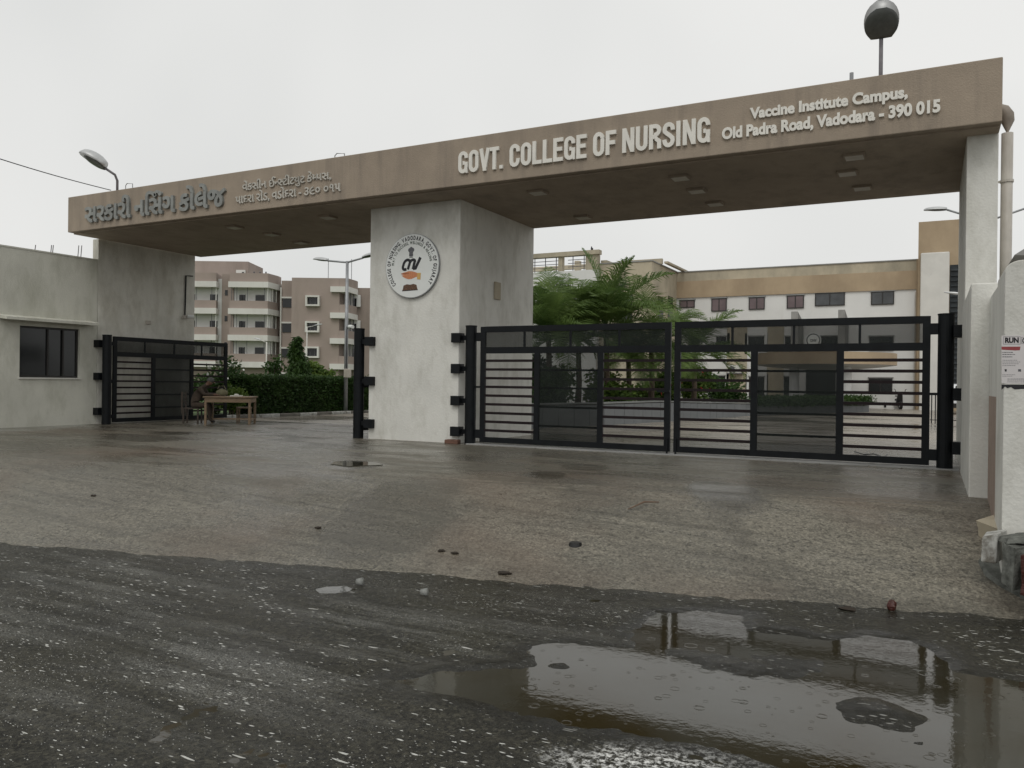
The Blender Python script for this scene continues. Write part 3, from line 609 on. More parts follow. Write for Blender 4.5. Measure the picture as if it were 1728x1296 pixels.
# state emblem: abacus, lion heads, base
b = MB()
for (cx_, cz_, rx_, rz_) in ((-.04, .345, .04, .045), (.04, .345, .04, .045), (0, .36, .045, .055)):
    b.slab_xz([(SX-.02+cx_+rx_*math.cos(t), SZ+cz_+rz_*math.sin(t)) for t in np.linspace(0, 6.28, 14, endpoint=False)], YS-.002-.0005*len(b.f)/16, YS)
b.slab_xz([(SX-.02+x_, SZ+z_) for x_, z_ in ((-.055, .27), (.055, .27), (.045, .305), (-.045, .305))], YS-.002, YS)
b.slab_xz([(SX-.02+x_, SZ+z_) for x_, z_ in ((-.04, .20), (.04, .20), (.055, .235), (.045, .268), (-.045, .268), (-.055, .235))], YS-.0025, YS)
b.slab_xz([(SX-.02+x_, SZ+z_) for x_, z_ in ((-.045, .175), (.045, .175), (.045, .19), (-.045, .19))], YS-.002, YS)
b.build('state_emblem', 'ink_grey', sign)
# italic CNV monogram
def stroke(cl, w, m, name, d): 
    Lf, Rt = offset_poly(cl, w); return sgn([tuple(p) for p in Lf]+[tuple(p) for p in Rt[::-1]], m, name, d)
sk = lambda pts: [(x_+z_*.35, z_) for x_, z_ in pts]
stroke(sk([(-.06, .105)]+arc(-.155, .06, .075, .075, 50, 180, 6)+arc(-.155, .0, .075, .075, 180, 300, 6)), .062, 'ink', 'monogram_letter', .002)
stroke(sk([(-.075, -.075), (-.075, .08)]+arc(-.01, .08, .062, .05, 180, 20, 6)+[(.05, .02), (.055, -.075)]), .062, 'ink', 'monogram_letter', .0025)
stroke(sk([(.055, -.06), (.12, -.055), (.165, .17)]), .068, 'ink', 'monogram_letter', .003)
sgn([(-.28, -.155), (-.20, -.135), (-.13, -.125), (-.08, -.11), (.02, -.12), (.10, -.145), (.17, -.175), (.17, -.235), (.08, -.26), (0, -.285), (-.08, -.29), (-.16, -.265), (-.22, -.235), (-.27, -.20), (-.20, -.195), (-.28, -.17)], 'skin_print', 'hand_picture')
sgn([(-.28, -.158), (-.16, -.15), (-.08, -.145), (-.06, -.16), (-.16, -.172), (-.27, -.172)], 'skin_print2', 'hand_shading', .003)
sgn([(.15, -.16), (.24, -.165), (.23, -.31), (.14, -.30)], 'gold_print', 'cuff_picture', .003)
sgn([(-.24, -.53), (.16, -.52), (.145, -.48), (.13, -.42), (.05, -.395), (-.04, -.41), (-.12, -.395), (-.21, -.42), (-.225, -.49)], 'book_print', 'book_picture')
sgn([(-.25, -.545), (.17, -.535), (.165, -.522), (-.245, -.53)], 'ink', 'book_edge', .003)
# ================================================================== GUARDHOUSE
gh = thing('guardhouse', 'low pale grey-green guardhouse wall with a dark sliding window at the left of the entrance', 'building', (-22.5, 11, 0))
wx = -20.70; wy0, wy1 = onX(33, 600, wx)[1], onX(134, 600, wx)[1]; wz0, wz1 = 1.28, 2.61
b = MB()
b.box(-25.5, wx, 3.0, wy0, -.6, 4.56); b.box(-25.5, wx, wy1, 14.605, -.3, 4.56); b.box(-25.5, wx, wy0, wy1, -.3, wz0); b.box(-25.5, wx, wy0, wy1, wz1, 4.56)
b.build('wall', 'green_wall', gh)
box('parapet_cap', 'green_wall', gh, -25.5, wx+.012, 3.0, 14.6, 4.562, 4.60)
MB().box(-25.5, -20.955, 14.61, 17.9, -.2, 4.6).build('rear_wall', 'green_wall', gh)
win = MB().box(wx-.12, wx-.07, wy0, wy1, wz0, wz0+.05).box(wx-.12, wx-.07, wy0, wy1, wz1-.05, wz1).box(wx-.12, wx-.07, wy0, wy0+.05, wz0+.05, wz1-.05).box(wx-.12, wx-.07, wy1-.05, wy1, wz0+.05, wz1-.05).build('window_frame', 'frame_dark', gh)
ym = wy0+(wy1-wy0)*.48
for (a, c, d) in ((wy0+.05, ym, .10), (ym, ym+(wy1-ym)*.5, .112), (ym+(wy1-ym)*.5, wy1-.05, .10)):
    box('pane', 'window_dark', win, wx-d-.008, wx-d, a, c, wz0+.05, wz1-.05)
for yv in (ym, ym+(wy1-ym)*.5): box('mullion', 'frame_dark', win, wx-.098, wx-.06, yv-.02, yv+.02, wz0+.05, wz1-.05)
box('window_sill', 'hostel_w', gh, wx-.07, wx+.05, wy0-.03, wy1+.03, wz0-.035, wz0-.002)
sy0, sy1 = onX(14, 540, wx)[1]-.25, onX(165, 545, wx)[1]-.2
MB().add([(wx, sy0, 2.86), (wx, sy1, 2.86), (wx+.36, sy1, 2.80), (wx+.36, sy0, 2.80), (wx, sy0, 2.76), (wx, sy1, 2.76), (wx+.36, sy1, 2.72), (wx+.36, sy0, 2.72)],
         [(0, 3, 2, 1), (4, 5, 6, 7), (0, 4, 7, 3), (3, 7, 6, 2), (1, 2, 6, 5)]).build('sunshade', 'green_wall', gh, bevel=.008)
for (px, py) in ((85, 420), (88, 423), (131, 427), (136, 426), (58, 424)):
    c = onX(px, 432, -21.4); MB().tube([(c[0], c[1], 4.58), (c[0]+.02, c[1]+.02, c[2]+.3)], .012, 5).build('rebar', 'darksteel', gh)
c = onX(313, 470, wx+.02)
MB().tube([onX(325, 466, wx+.03), onX(314, 465, wx+.03), onX(312, 535, wx+.03)], .022, 6).build('conduit', 'black', gh)
cctv = thing('security_camera', 'small white security camera at the bottom of the black conduit on the guardhouse wall', 'security camera', onX(313, 536, wx+.03))
c = onX(313, 535, wx+.05); MB().box(c[0]-.05, c[0]+.06, c[1]-.08, c[1]+.06, c[2]-.05, c[2]+.05).build('bracket', 'pvc', cctv)
MB().tube([onX(316, 534, wx+.12), onX(327, 535, wx+.22)], .055, 10).build('camera_body', 'board_white', cctv)
c = onX(250, 544, wx); o = MB().box(wx, wx+.06, c[1]-.1, c[1]+.06, c[2]-.06, c[2]+.05).build('switch_box', 'pvc', None, bevel=.01)
single(o, 'small pale switch box high on the wall above the open left gate leaf', 'switch box')
# ================================================================== GATES
def gate_leaf(label, hinge, sgn_, along, w):
    """a leaf w wide from its hinge; along = 'x' closed, 'y' swung open"""
    th = .055; t = thing('gate_leaf', label, 'gate', (*hinge, 0), 'black steel gate leaves of the entrance')
    def B(name, m, u0, u1, z0, z1, t0=-.5, t1=.5, par=None, **k):
        a0, a1 = sorted((sgn_*u0, sgn_*u1)); d0, d1 = t0*th, t1*th
        if along == 'x': return box(name, m, par or t, hinge[0]+a0, hinge[0]+a1, hinge[1]+d0, hinge[1]+d1, z0, z1, **k)
        return box(name, m, par or t, hinge[0]+d0, hinge[0]+d1, hinge[1]+a0, hinge[1]+a1, z0, z1, **k)
    st = .115; f = w/4.1
    B('stile', 'black', 0, st, .05, 2.46); B('stile', 'black', w-st, w, .05, 2.46)
    B('top_rail', 'black', st, w-st, 2.34, 2.462, -.49, .49); B('middle_rail', 'black', st, w-st, 1.90, 2.03, -.49, .49); B('bottom_rail', 'black', st, w-st, .05, .16, -.49, .49)
    p1, p2 = 1.26*f, 2.64*f
    pa, pb = (p1, p2) if sgn_ > 0 or True else (w-p2, w-p1)
    B('post', 'black', pa, pa+st, .16, 1.90, -.48, .48); B('post', 'black', pb, pb+st, .16, 1.90, -.48, .48)
    B('smoked_panel', 'smoke', st, w-st, 2.03, 2.34, -.1, .1)
    for i in (1, 2, 3): B('divider', 'black', w*i/4-.02, w*i/4+.02, 2.03, 2.34, -.3, .3)
    for a, c in ((st, pa), (pb+st, w-st)):
        for k in range(9): B('slat', 'slat', a, c, .275+k*.181, .275+k*.181+.052, -.42, .42)
    B('smoked_panel', 'smoke', pa+st, pb, .16, 1.90, -.1, .1)
    for z in (.44, .82, 1.20, 1.56): B('crossbar', 'black', pa+st, pb, z-.02, z+.02, .1, .45)
    return t
LW = 4.065
g1 = gate_leaf('left leaf of the closed main gate, hinged by the central pillar', (-8.37, 14.65), 1, 'x', 4.07)
g2 = gate_leaf('right leaf of the closed main gate, hinged beside the right column', (-.02, 14.65), -1, 'x', 4.21)
g3 = gate_leaf('leaf of the left gate swung open against the guardhouse, behind the guard', (-20.35, 14.85), 1, 'y', 4.12)
g4 = gate_leaf('open gate leaf seen edge on beside the left face of the central pillar', (-11.47, 14.95), 1, 'y', 4.12)
# latch bar where the two main leaves meet
box('latch', 'black', g1, -4.55, -4.30, 14.585, 14.62, 1.155, 1.20); box('drop_bolt', 'black', g1, -4.36, -4.33, 14.59, 14.62, -.03, .3); box('drop_bolt', 'black', g2, -4.20, -4.17, 14.59, 14.62, -.03, .3)
def gate_post(label, x, blocks, bx, leafx, hold='x'):
    t = thing('gate_post', label, 'post', (x, 14.65, 0), 'black gate posts')
    MB().tube([(x, 14.65, -.05), (x, 14.65, 2.47)], .118, 20).build('pole', 'black', t, smooth=False)
    MB().tube([(x, 14.65, 2.468), (x, 14.65, 2.49)], .125, 20).build('cap', 'black', t)
    for z in blocks:
        a, c = bx; d = MB().box(min(a, c), max(a, c), 14.50, 14.70, z-.1, z+.1).build('hinge_block', 'black', t, bevel=.006)
        e0, e1 = sorted((x, a if abs(a-x) < abs(c-x) else c)); box('arm', 'black', d, e0, e1, 14.61, 14.67, z-.05, z+.05)
    for z in (2.25, 1.20, .22):
        if hold == 'x': e0, e1 = sorted((x, leafx)); box('hinge_pin', 'black', t, e0, e1, 14.63, 14.67, z-(.09 if z != 1.2 else .02), z+(.09 if z != 1.2 else .02))
        else: box('hinge_pin', 'black', t, min(x, leafx)-.02, max(x, leafx)+.02, 14.65, 14.88, z-.05, z+.05)
    return t
zs = [onY(770, p, 14.55)[2] for p in (570, 622, 676, 728)]
gate_post('black gate post beside the front right edge of the central pillar', -8.61, zs, (-9.02, -8.80), -8.36)
zs = [onY(625, p, 14.55)[2] for p in (576, 643, 715)]
gate_post('black gate post beside the left edge of the central pillar', -11.56, zs, (-11.30, -11.06), -11.47, 'y')
zs = [onY(165, p, 14.6)[2] for p in (580, 635, 694)]
gate_post('black gate post standing against the guardhouse wall', -20.33, zs, (-20.70, -20.48), -20.35, 'y')
gate_post('black gate post beside the right column', .20, (2.2, 1.2, .35), (.30, .46), -.02)
# threshold strip under the main gate
o = MB().box(-8.6, .4, 14.45, 14.85, -.03, .018).build('threshold', 'concrete_fin', None); tag(o, kind='structure')
# ================================================================== RIGHT-HAND WALLS
rw = thing('boundary_wall', 'stepped whitewashed boundary wall with a torn poster at the right edge', 'wall', (1, 10, 0))
zt1 = onY(1638, 478, 11.1)[2]
MB().box(.41, 1.6, 11.12, 14.19, -.25, zt1).build('inner_wall', 'white_wall', rw, bevel=.015)
x2 = .60; y2 = float(onX(1690, 905, x2)[1]); y3 = float(onX(1678, 905, x2)[1]); zt2 = onY(1690, 440, y2)[2]
# the near block has a rounded upper edge
pts = [(x2, -.5), (x2, zt2-.10)]+[(x2+.14-.14*math.cos(t), zt2-.10+.10*math.sin(t)) for t in np.linspace(.2, math.pi/2, 6)]+[(9.0, zt2+.02), (9.0, -.5)]
MB().slab_xz(pts[::-1], y2, y3).build('front_wall', 'white_wall', rw, bevel=.01)
zt3 = onX(1665, 670, .52)[2]
MB().box(.606, .66, y3+.004, 11.10, -.6, onX(1668, 668, .606)[2]).build('painted_strip', 'brownstrip', rw)
MB().box(.612, .9, y3+.002, 11.105, -.6, zt2-.12).build('wall_return', 'white_wall', rw)
# low plinth at the foot, painted kerb stones and mortared stones
def gq(px, py, z): return tuple(onZ(px, py, z))
pb_ = [(1648, 905), (1652, 888), (1668, 872), (1700, 880)]
vs = [gq(1652, 942, -.50), gq(1648, 872, -.22), (.75, y3+.6, -.3), (.95, y2-.25, -.5)]; tp_ = [gq(1655, 908, -.26), gq(1650, 882, -.10), (.75, y3+.6, -.02), (.95, y2-.25, -.12)]
b = MB().add([(a[0], a[1], -.75) for a in vs]+tp_, [(0, 3, 2, 1), (4, 5, 6, 7), (0, 1, 5, 4), (1, 2, 6, 5), (2, 3, 7, 6), (3, 0, 4, 7)])
b.build('plinth', 'cream', rw, bevel=.03)
dp = MB().tube([onY(1688, 186, 15.3), onY(1701, 184, 15.3), onY(1702, 200, 15.3), onY(1699, 470, 15.3)], .085, 14)
pipe = thing('drain_pipe', 'grey plastic rainwater pipe with a brown stained elbow at the right end of the beam', 'drain pipe', (1.1, 15.3, 3))
pc = onY(1700, 225, 15.3); x_, z_ = pc[0], pc[2]
MB().tube([(x_, 15.3, 1.0), (x_, 15.3, z_)], .085, 16).build('pipe', 'pvc', pipe, smooth=True)
arcp = [(x_-.22, 15.3, z_+.38), (x_-.12, 15.3, z_+.40), (x_-.05, 15.3, z_+.37), (x_-.005, 15.3, z_+.30), (x_, 15.3, z_+.2), (x_, 15.3, z_-.02)]
MB().tube(arcp, .098, 16).build('elbow', 'pvc_dark', pipe, smooth=True)
zc = onY(1700, 306, 15.3)[2]; MB().tube([(x_, 15.3, zc-.02), (x_, 15.3, zc+.02)], .10, 16).build('collar', 'pvc', pipe); box('clamp', 'pvc', pipe, .86, x_, 15.28, 15.32, zc-.015, zc+.015)
# stones at the lower right
sk_ = thing('kerb_stone', 'white painted kerb stone at the foot of the front wall', 'kerb stone', ghit(1668, 945))
ys_ = y2-.32
MB().add([tuple(onY(px, py, yy)) for px, py, yy in ((1657, 907, ys_), (1684, 900, ys_), (1681, 952, ys_-.06), (1655, 948, ys_-.06), (1664, 897, y2-.02), (1700, 893, y2-.02), (1700, 940, y2-.02), (1662, 935, y2-.02))],
         [(0, 3, 2, 1), (0, 1, 5, 4), (1, 2, 6, 5), (3, 0, 4, 7), (4, 5, 6, 7), (2, 3, 7, 6)]).build('painted_face', 'kerb_w', sk_, bevel=.012)
def rock(name, c, r, m, label, cat, seed, flat=1., tilt=0):
    random.seed(seed); b = MB(); b.ball(c, r[0], r[1], r[2], 10, 7, .35)
    o = b.build(name, m, None, smooth=False); sd = o.modifiers.new('s', 'SUBSURF'); sd.levels = 1; sd.render_levels = 2; o.data.polygons.foreach_set('use_smooth', [True]*len(o.data.polygons)); single(o, label, cat); return o
yk = y2-.62
def hexa(name, m, F8, label, cat, bev=.012):
    v = [Vector([float(q) for q in onY(*p)]) for p in F8]; b = MB(); b.add(v, [(0, 3, 2, 1), (4, 5, 6, 7), (0, 1, 5, 4), (1, 2, 6, 5), (2, 3, 7, 6), (3, 0, 4, 7)]); o = b.build(name, m, None)
    sd = o.modifiers.new('sub', 'SUBSURF'); sd.subdivision_type = 'SIMPLE'; sd.levels = 4; sd.render_levels = 4
    tx_ = bpy.data.textures.new('lump', 'CLOUDS'); tx_.noise_scale = .16; dm = o.modifiers.new('d', 'DISPLACE'); dm.texture = tx_; dm.texture_coords = 'GLOBAL'; dm.strength = .055; dm.mid_level = .5
    single(o, label, cat); return o
hexa('mortared_stone', 'greystone', [(1690, 985, yk-.02), (1708, 998, yk-.16), (1745, 985, yk+.05), (1745, 968, yk+.45), (1691, 916, yk+.10), (1714, 926, yk-.10), (1745, 918, yk+.05), (1745, 905, yk+.45)], 'large wet grey stone set in mortar at the lower right edge', 'stone')
hexa('mortar_lump', 'greystone', [(1683, 912, yk+.30), (1700, 917, yk+.02), (1760, 917, yk+.0), (1760, 907, yk+.5), (1684, 905, yk+.34), (1702, 907, yk+.08), (1760, 903, yk+.05), (1760, 895, yk+.5)], 'strip of grey mortar lying on top of the large stone by the wall', 'mortar')
hexa('red_brick_lump', 'redstone', [(1721, 1004, yk-.26), (1750, 1010, yk-.3), (1770, 1000, yk-.1), (1740, 985, yk-.02), (1724, 938, yk-.24), (1750, 938, yk-.28), (1770, 935, yk-.1), (1740, 932, yk-.05)], 'dark red stone at the extreme right edge beside the grey stone', 'stone')
b = MB(); poly = [ghit(px, py) for px, py in ((1650, 948), (1662, 972), (1690, 992), (1728, 1012), (1800, 1040), (1850, 960), (1700, 915))]
n_ = len(poly); b.add([(p[0], p[1], -.9) for p in poly]+[(p[0], p[1], p[2]+.035) for p in poly], [tuple(range(n_, 2*n_)), ]+[(i, (i+1) % n_, n_+(i+1) % n_, n_+i) for i in range(n_)])
o = b.build('mortar_ledge', 'greystone', None, bevel=.03); single(o, 'smooth wet mortar ledge spreading from the foot of the right-hand wall', 'ledge')
# poster
post = thing('poster', 'weathered white event poster headed RUN with a red banner, pasted on the right-hand wall', 'poster', (.75, y2, 1.5))
def yp(px, py): q = onY(px, py, y2); return q[0], q[2]
def pq(name, m, pts, d): return MB().slab_xz([yp(*p) for p in pts][::-1], y2-d, y2-.0005).build(name, m, post)
pq('sheet', 'poster', [(1690, 566), (1760, 566), (1760, 646), (1700, 648), (1690, 646)], .002)
for (a, c_) in (((1693, 568), (1722, 581)), ((1723.5, 569), (1760, 580))):
    for e in (((a[0], a[1]), (c_[0], a[1]+.5)), ((a[0], c_[1]-.5), (c_[0], c_[1])), ((a[0], a[1]), (a[0]+.5, c_[1])), ((c_[0]-.5, a[1]), (c_[0], c_[1]))):
        pq('border', 'ink_grey', [(e[0][0], e[0][1]), (e[1][0], e[0][1]), (e[1][0], e[1][1]), (e[0][0], e[1][1])], .003)
def wall_text(body, a, c_, m, off=.03, y=y2, parent=post, cap=.7):
    bm = bm_of(text_flat(body, 1., off)); x0, z1 = yp(a[0], a[1]); x1, z0 = yp(c_[0], c_[1])
    X0 = min(v.co.x for v in bm.verts); X1 = max(v.co.x for v in bm.verts)
    place_letters(bm, .001, lambda q: (x0+(q.x-X0)/(X1-X0)*(x1-x0), y-.003-q.z, z0+q.y/cap*(z1-z0)), m, parent); bm.free()
wall_text('RUN', (1696, 570), (1719, 578), 'ink', .05); wall_text('C', (1725, 571), (1730, 578), 'ink', .05)
pq('red_banner', 'poster_red', [(1690, 585), (1722, 585), (1721, 591), (1714, 591.5), (1690, 590)], .003)
random.seed(4)
rows = [(594, 1.3, 1709), (597.5, 1.3, 1712), (601.5, 1.3, 1708), (607.5, .7, 1714), (610.5, .7, 1721), (613.5, .7, 1716), (616.5, .7, 1714), (632, .7, 1712), (634.5, .6, 1708), (639, .7, 1728), (641, .7, 1728), (644, .7, 1728)]
b = MB()
for (py, hh, xe) in rows:
    x_ = 1691.5 if py < 638 else 1700
    while x_ < xe:
        ww = random.uniform(1.2, 3.4); q = [yp(x_, py), yp(x_+ww, py), yp(x_+ww, py+hh), yp(x_, py+hh)]; b.slab_xz(q[::-1], y2-.003, y2-.001); x_ += ww+.7
o = b.build('small_print', 'ink_grey', post); o['kind'] = 'stuff'
pq('logo_mark', 'ink', [(1695, 623), (1699, 623), (1698.5, 627), (1696, 627)], .003); pq('logo_mark', 'ink_grey', [(1718, 623), (1723, 623), (1723, 627), (1718, 627)], .003)
pq('torn_strip', 'ink', [(1690, 649), (1760, 649), (1760, 654), (1712, 657), (1706, 653), (1700, 655), (1696, 652), (1690, 658)], .003)
# ================================================================== LAMPS ON THE GATEWAY
def cobra(parent, base, d, ln, wd_, up=(0, 0, 1), hgt=None):
    d = Vector(d).normalized(); side = d.cross(Vector(up)).normalized(); u = side.cross(d).normalized(); base = Vector([float(v) for v in base]); hgt = hgt or wd_*.42
    N = 9; K = 12; vs = []; prof = [.60, .78, .91, .98, 1, .99, .94, .84, .66, .30]; gl = .80
    for i in range(N+1):
        p = base+d*(ln*i/N)
        for j in range(K+1):
            a = math.pi*j/K; vs.append(p+side*(math.cos(a)*wd_/2*prof[i])+u*(math.sin(a)*hgt*prof[i]**.8))
    fs = [(i*(K+1)+j, (i+1)*(K+1)+j, (i+1)*(K+1)+j+1, i*(K+1)+j+1) for i in range(N) for j in range(K)]
    fs += [tuple(range(K+1))]
    fs += [(i*(K+1), i*(K+1)+K, (i+1)*(K+1)+K, (i+1)*(K+1)) for i in range(N)]
    MB().add(vs, fs).build('lamp_housing', 'lamp_grey', parent, smooth=True)
    fs = fs[:-N]; vs = []
    for i in range(N+1):
        p = base+d*(ln*gl*i/N)-u*.006
        for j in range(K+1):
            a = math.pi*j/K; vs.append(p+side*(math.cos(a)*wd_/2*prof[i]*.97)-u*(math.sin(a)*hgt*.28*prof[i]-.01))
    MB().add(vs, fs).build('lamp_glass', 'lamp_glass', parent, smooth=True)
l1 = thing('roof_lamp', 'grey lamp head on a short bent arm, above the left end of the gateway beam', 'lamp', onY(198, 320, 15.2))
q0 = onY(198, 321, 15.2); q1 = onY(198, 305, 15.2); q2 = onY(194, 295, 15.1); q3 = onY(176, 283, 14.9)
MB().tube([(q0[0], 15.2, 6.13), q1, q2, q3], .035, 8).build('arm', 'darksteel', l1, smooth=True)
e = onY(134, 259, 14.5); cobra(l1, q3, Vector(e)-Vector(q3), (Vector(e)-Vector(q3)).length, .56, up=(.15, .35, 1), hgt=.27)
l2 = thing('roof_lamp', 'dark-faced lamp head on an upright pole, above the right end of the gateway beam', 'lamp', onY(1487, 125, 16))
q0 = onY(1487, 128, 16); q1 = onY(1487, 62, 16); MB().tube([(q1[0], 16, 6.13), (q1[0], 16, q1[2])], .035, 8).build('arm', 'darksteel', l2, smooth=True)
dd = Vector((.03, -.50, .84)); cobra(l2, (q1[0], 16, q1[2]-.03), dd, .64, .58, up=(-.05, .9, .5), hgt=.24)
for px, py, ph, lab in ((212, 317, 4, 'bent steel hook beside the left roof lamp'), (565, 268, 5, 'bent steel hook halfway along the top of the beam'), (1437, 131, 8, 'short steel stub on the beam just left of the right roof lamp')):
    c = onY(px, py, 14.6); top_ = onY(px, py-ph, 14.6)[2]
    pts = [(c[0], 14.6, 6.13), (c[0], 14.6, top_), (c[0]+.06, 14.6, top_+.05), (c[0]+.28, 14.6, top_+.02), (c[0]+.30, 14.6, 6.12)] if ph < 7 else [(c[0], 14.6, 6.13), (c[0], 14.6, top_)]
    o = MB().tube(pts, .012 if ph < 7 else .035, 6).build('steel_hook', 'steel', None); single(o, lab, 'hook')
a, c = onY(-60, 249, 9.5), onY(187, 321, 14.6); pts = [Vector(a).lerp(Vector(c), t)-Vector((0, 0, .04*math.sin(math.pi*t))) for t in np.linspace(0, 1, 12)]
o = MB().tube(pts, .012, 5).build('overhead_cable', 'ink', None); single(o, 'thin black overhead cable running to the left end of the beam', 'cable')
# ================================================================== STREET LAMPS
def lamp_post(label, base, top, arms, r=.07, m='steel', headw=.30, cam_=False):
    t = thing('street_lamp', label, 'street lamp', base)
    MB().tube([base, (base[0], base[1], top)], [r, r*.7], 10).build('pole', m, t, smooth=True)
    for (e, dd) in arms:
        MB().tube([(base[0], base[1], top-.05), e], r*.45, 7).build('arm', m, t, smooth=True)
        cobra(t, e, dd, .75, headw, up=(0, 0, 1))
    return t
bs = onZ(583, 697, 0); yv = bs[1]; topz = onY(583, 441, yv)[2]
e1 = onY(553, 440, yv); e2 = onY(613, 435, yv)
lp = lamp_post('tall grey twin-armed street lamp behind the hedge, left of the central pillar', (bs[0], yv, 0), topz, [((e1[0], yv, e1[2]), (-1, 0, .12)), ((e2[0], yv, e2[2]), (1, 0, .15))], .085)
cc = onY(592, 551, yv-.1); MB().tube([(bs[0], yv, cc[2]-.05), (cc[0], yv-.1, cc[2])], .03, 6).build('camera_arm', 'steel', lp); MB().tube([(cc[0]-.06, yv-.12, cc[2]), (cc[0]+.22, yv-.25, cc[2]-.03)], .07, 8).build('security_camera', 'board_white', lp)
z1 = onY(586, 630, yv)[2]; MB().box(bs[0]+.02, bs[0]+.35, yv-.18, yv-.08, z1-.18, z1+.18).build('control_box', 'pvc', lp, bevel=.03)
MB().tube([(bs[0]+.1, yv-.1, z1), (bs[0]+.1, yv-.1, cc[2])], .015, 5).build('cable', 'ink', lp)
bs = onD(449, 655, 60); lamp_post('thin pale street lamp in front of the brown hostel balconies', (bs[0], bs[1], 0), onD(449, 577, 60)[2], [(tuple(onD(440, 574, 60)), (-.9, .1, .2))], .06, 'hostel_w', .2)
bs = onD(517, 650, 60); lamp_post('thin pale street lamp in front of the right-hand hostel windows', (bs[0], bs[1], 0), onD(517, 551, 60)[2], [(tuple(onD(530, 550, 60)), (1, .1, .15))], .05, 'hostel_w', .18)
bs = onY(1660, 690, 33); topz = onY(1660, 372, 33)[2]; e1 = onY(1598, 354, 33); e2 = onY(1735, 350, 33)
lamp_post('twin-armed street lamp whose pole hides behind the right column', (bs[0], 33, 0), topz, [((e1[0], 33, e1[2]), (-1, 0, .05)), ((e2[0], 33, e2[2]), (1, 0, .2))], .08)
# ================================================================== GUARD'S TABLE, CHAIR, GUARD
ang = math.radians(52)       # long side of the table
tb = thing('wooden_table', 'plain worn wooden table standing inside the left gate', 'table', (-18.15, 17.05, 0))
TT = Matrix.Translation((-18.15, 17.08, 0)) @ Matrix.Rotation(YAW+.12, 4, 'Z')
def tbox(name, m, par, *a, T=TT, **k): return MB(T).box(*a).build(name, m, par, **k)
TL, TW, TH = .64, .42, .80
tbox('tabletop', 'wood', tb, -TL-.04, TL+.04, -TW-.04, TW+.04, TH-.035, TH, bevel=.004)
for sx in (-1, 1):
    for sy in (-1, 1): tbox('leg', 'wood', tb, sx*TL-(.03 if sx > 0 else -.0)-(.03 if sx > 0 else 0), sx*TL+(.06 if sx < 0 else 0), sy*TW-(.03 if sy > 0 else 0)-(.03 if sy > 0 else 0), sy*TW+(.06 if sy < 0 else 0), 0, TH-.035)
for sy in (-1, 1): tbox('apron', 'wood', tb, -TL+.06, TL-.06, sy*TW-(.025 if sy > 0 else 0), sy*TW+(.025 if sy < 0 else 0), TH-.17, TH-.036)
for sx in (-1, 1): tbox('apron', 'wood', tb, sx*TL-(.025 if sx > 0 else 0), sx*TL+(.025 if sx < 0 else 0), -TW+.06, TW-.06, TH-.17, TH-.036); tbox('stretcher', 'wood', tb, sx*TL-(.04 if sx > 0 else -.01), sx*TL+(.04 if sx < 0 else -.01), -TW+.06, TW-.06, .12, .16)
tbox('stretcher', 'wood', tb, -TL+.04, TL-.04, -.02, .02, .121, .159)
bag = thing('cloth_bag', 'olive cloth bag leaning on the table beside the guard', 'bag', (TT @ Vector((-.28, .1, TH))))
b = MB(TT); b.ball((-.28, .12, TH+.10), .17, .07, .11, 12, 8, .2); b.build('bag_body', 'bag', bag, smooth=True); MB(TT).tube([(-.40, .1, TH+.2), (-.36, .1, TH+.3), (-.22, .1, TH+.3), (-.16, .1, TH+.2)], .012, 6).build('handle', 'bag', bag)
o = MB(TT).box(.02, .34, -.22, .0, TH+.001, TH+.03).build('register_book', 'paper', None, bevel=.003); single(o, 'pale register book lying on the middle of the table', 'book')
b = MB(TT); b.ball((.18, -.1, TH+.05), .07, .05, .025, 8, 5, .3); o = b.build('crumpled_paper', 'paper', None); single(o, 'small crumpled white paper on top of the register book', 'paper')
# stool behind the table
st_ = thing('wooden_stool', 'small wooden stool behind the table, seen between its legs', 'stool', TT @ Vector((.22, .75, 0)))
tbox('seat', 'wood', st_, .02, .42, .6, .95, .42, .46)
for sx in (.03, .37):
    for sy in (.61, .90): tbox('leg', 'wood', st_, sx, sx+.04, sy, sy+.04, 0, .42)
# guard: one continuous skinned body, sitting bent over the table, facing along +x of TT
GX = -1.05
ch = thing('wooden_chair', 'dark wooden chair under the seated guard', 'chair', TT @ Vector((GX, 0, 0)))
M['dark_wood'] = mat('dark_chair_wood', (.045, .032, .022), .6, .25, 9)
tbox('seat', 'dark_wood', ch, GX-.24, GX+.2, -.22, .22, .42, .455)
for sx in (-.24, .16):
    for sy in (-.22, .18): tbox('leg', 'dark_wood', ch, GX+sx, GX+sx+.04, sy, sy+.04, 0, .42)
for sy in (-.22, .18): tbox('back_post', 'dark_wood', ch, GX-.28, GX-.242, sy, sy+.04, .3, .92)
for z in (.6, .72, .84): tbox('back_slat', 'dark_wood', ch, GX-.27, GX-.25, -.18, .18, z, z+.06)
gd = thing('person', 'guard in dark khaki sitting bent over the wooden table, writing', 'person', TT @ Vector((GX, 0, 0)))
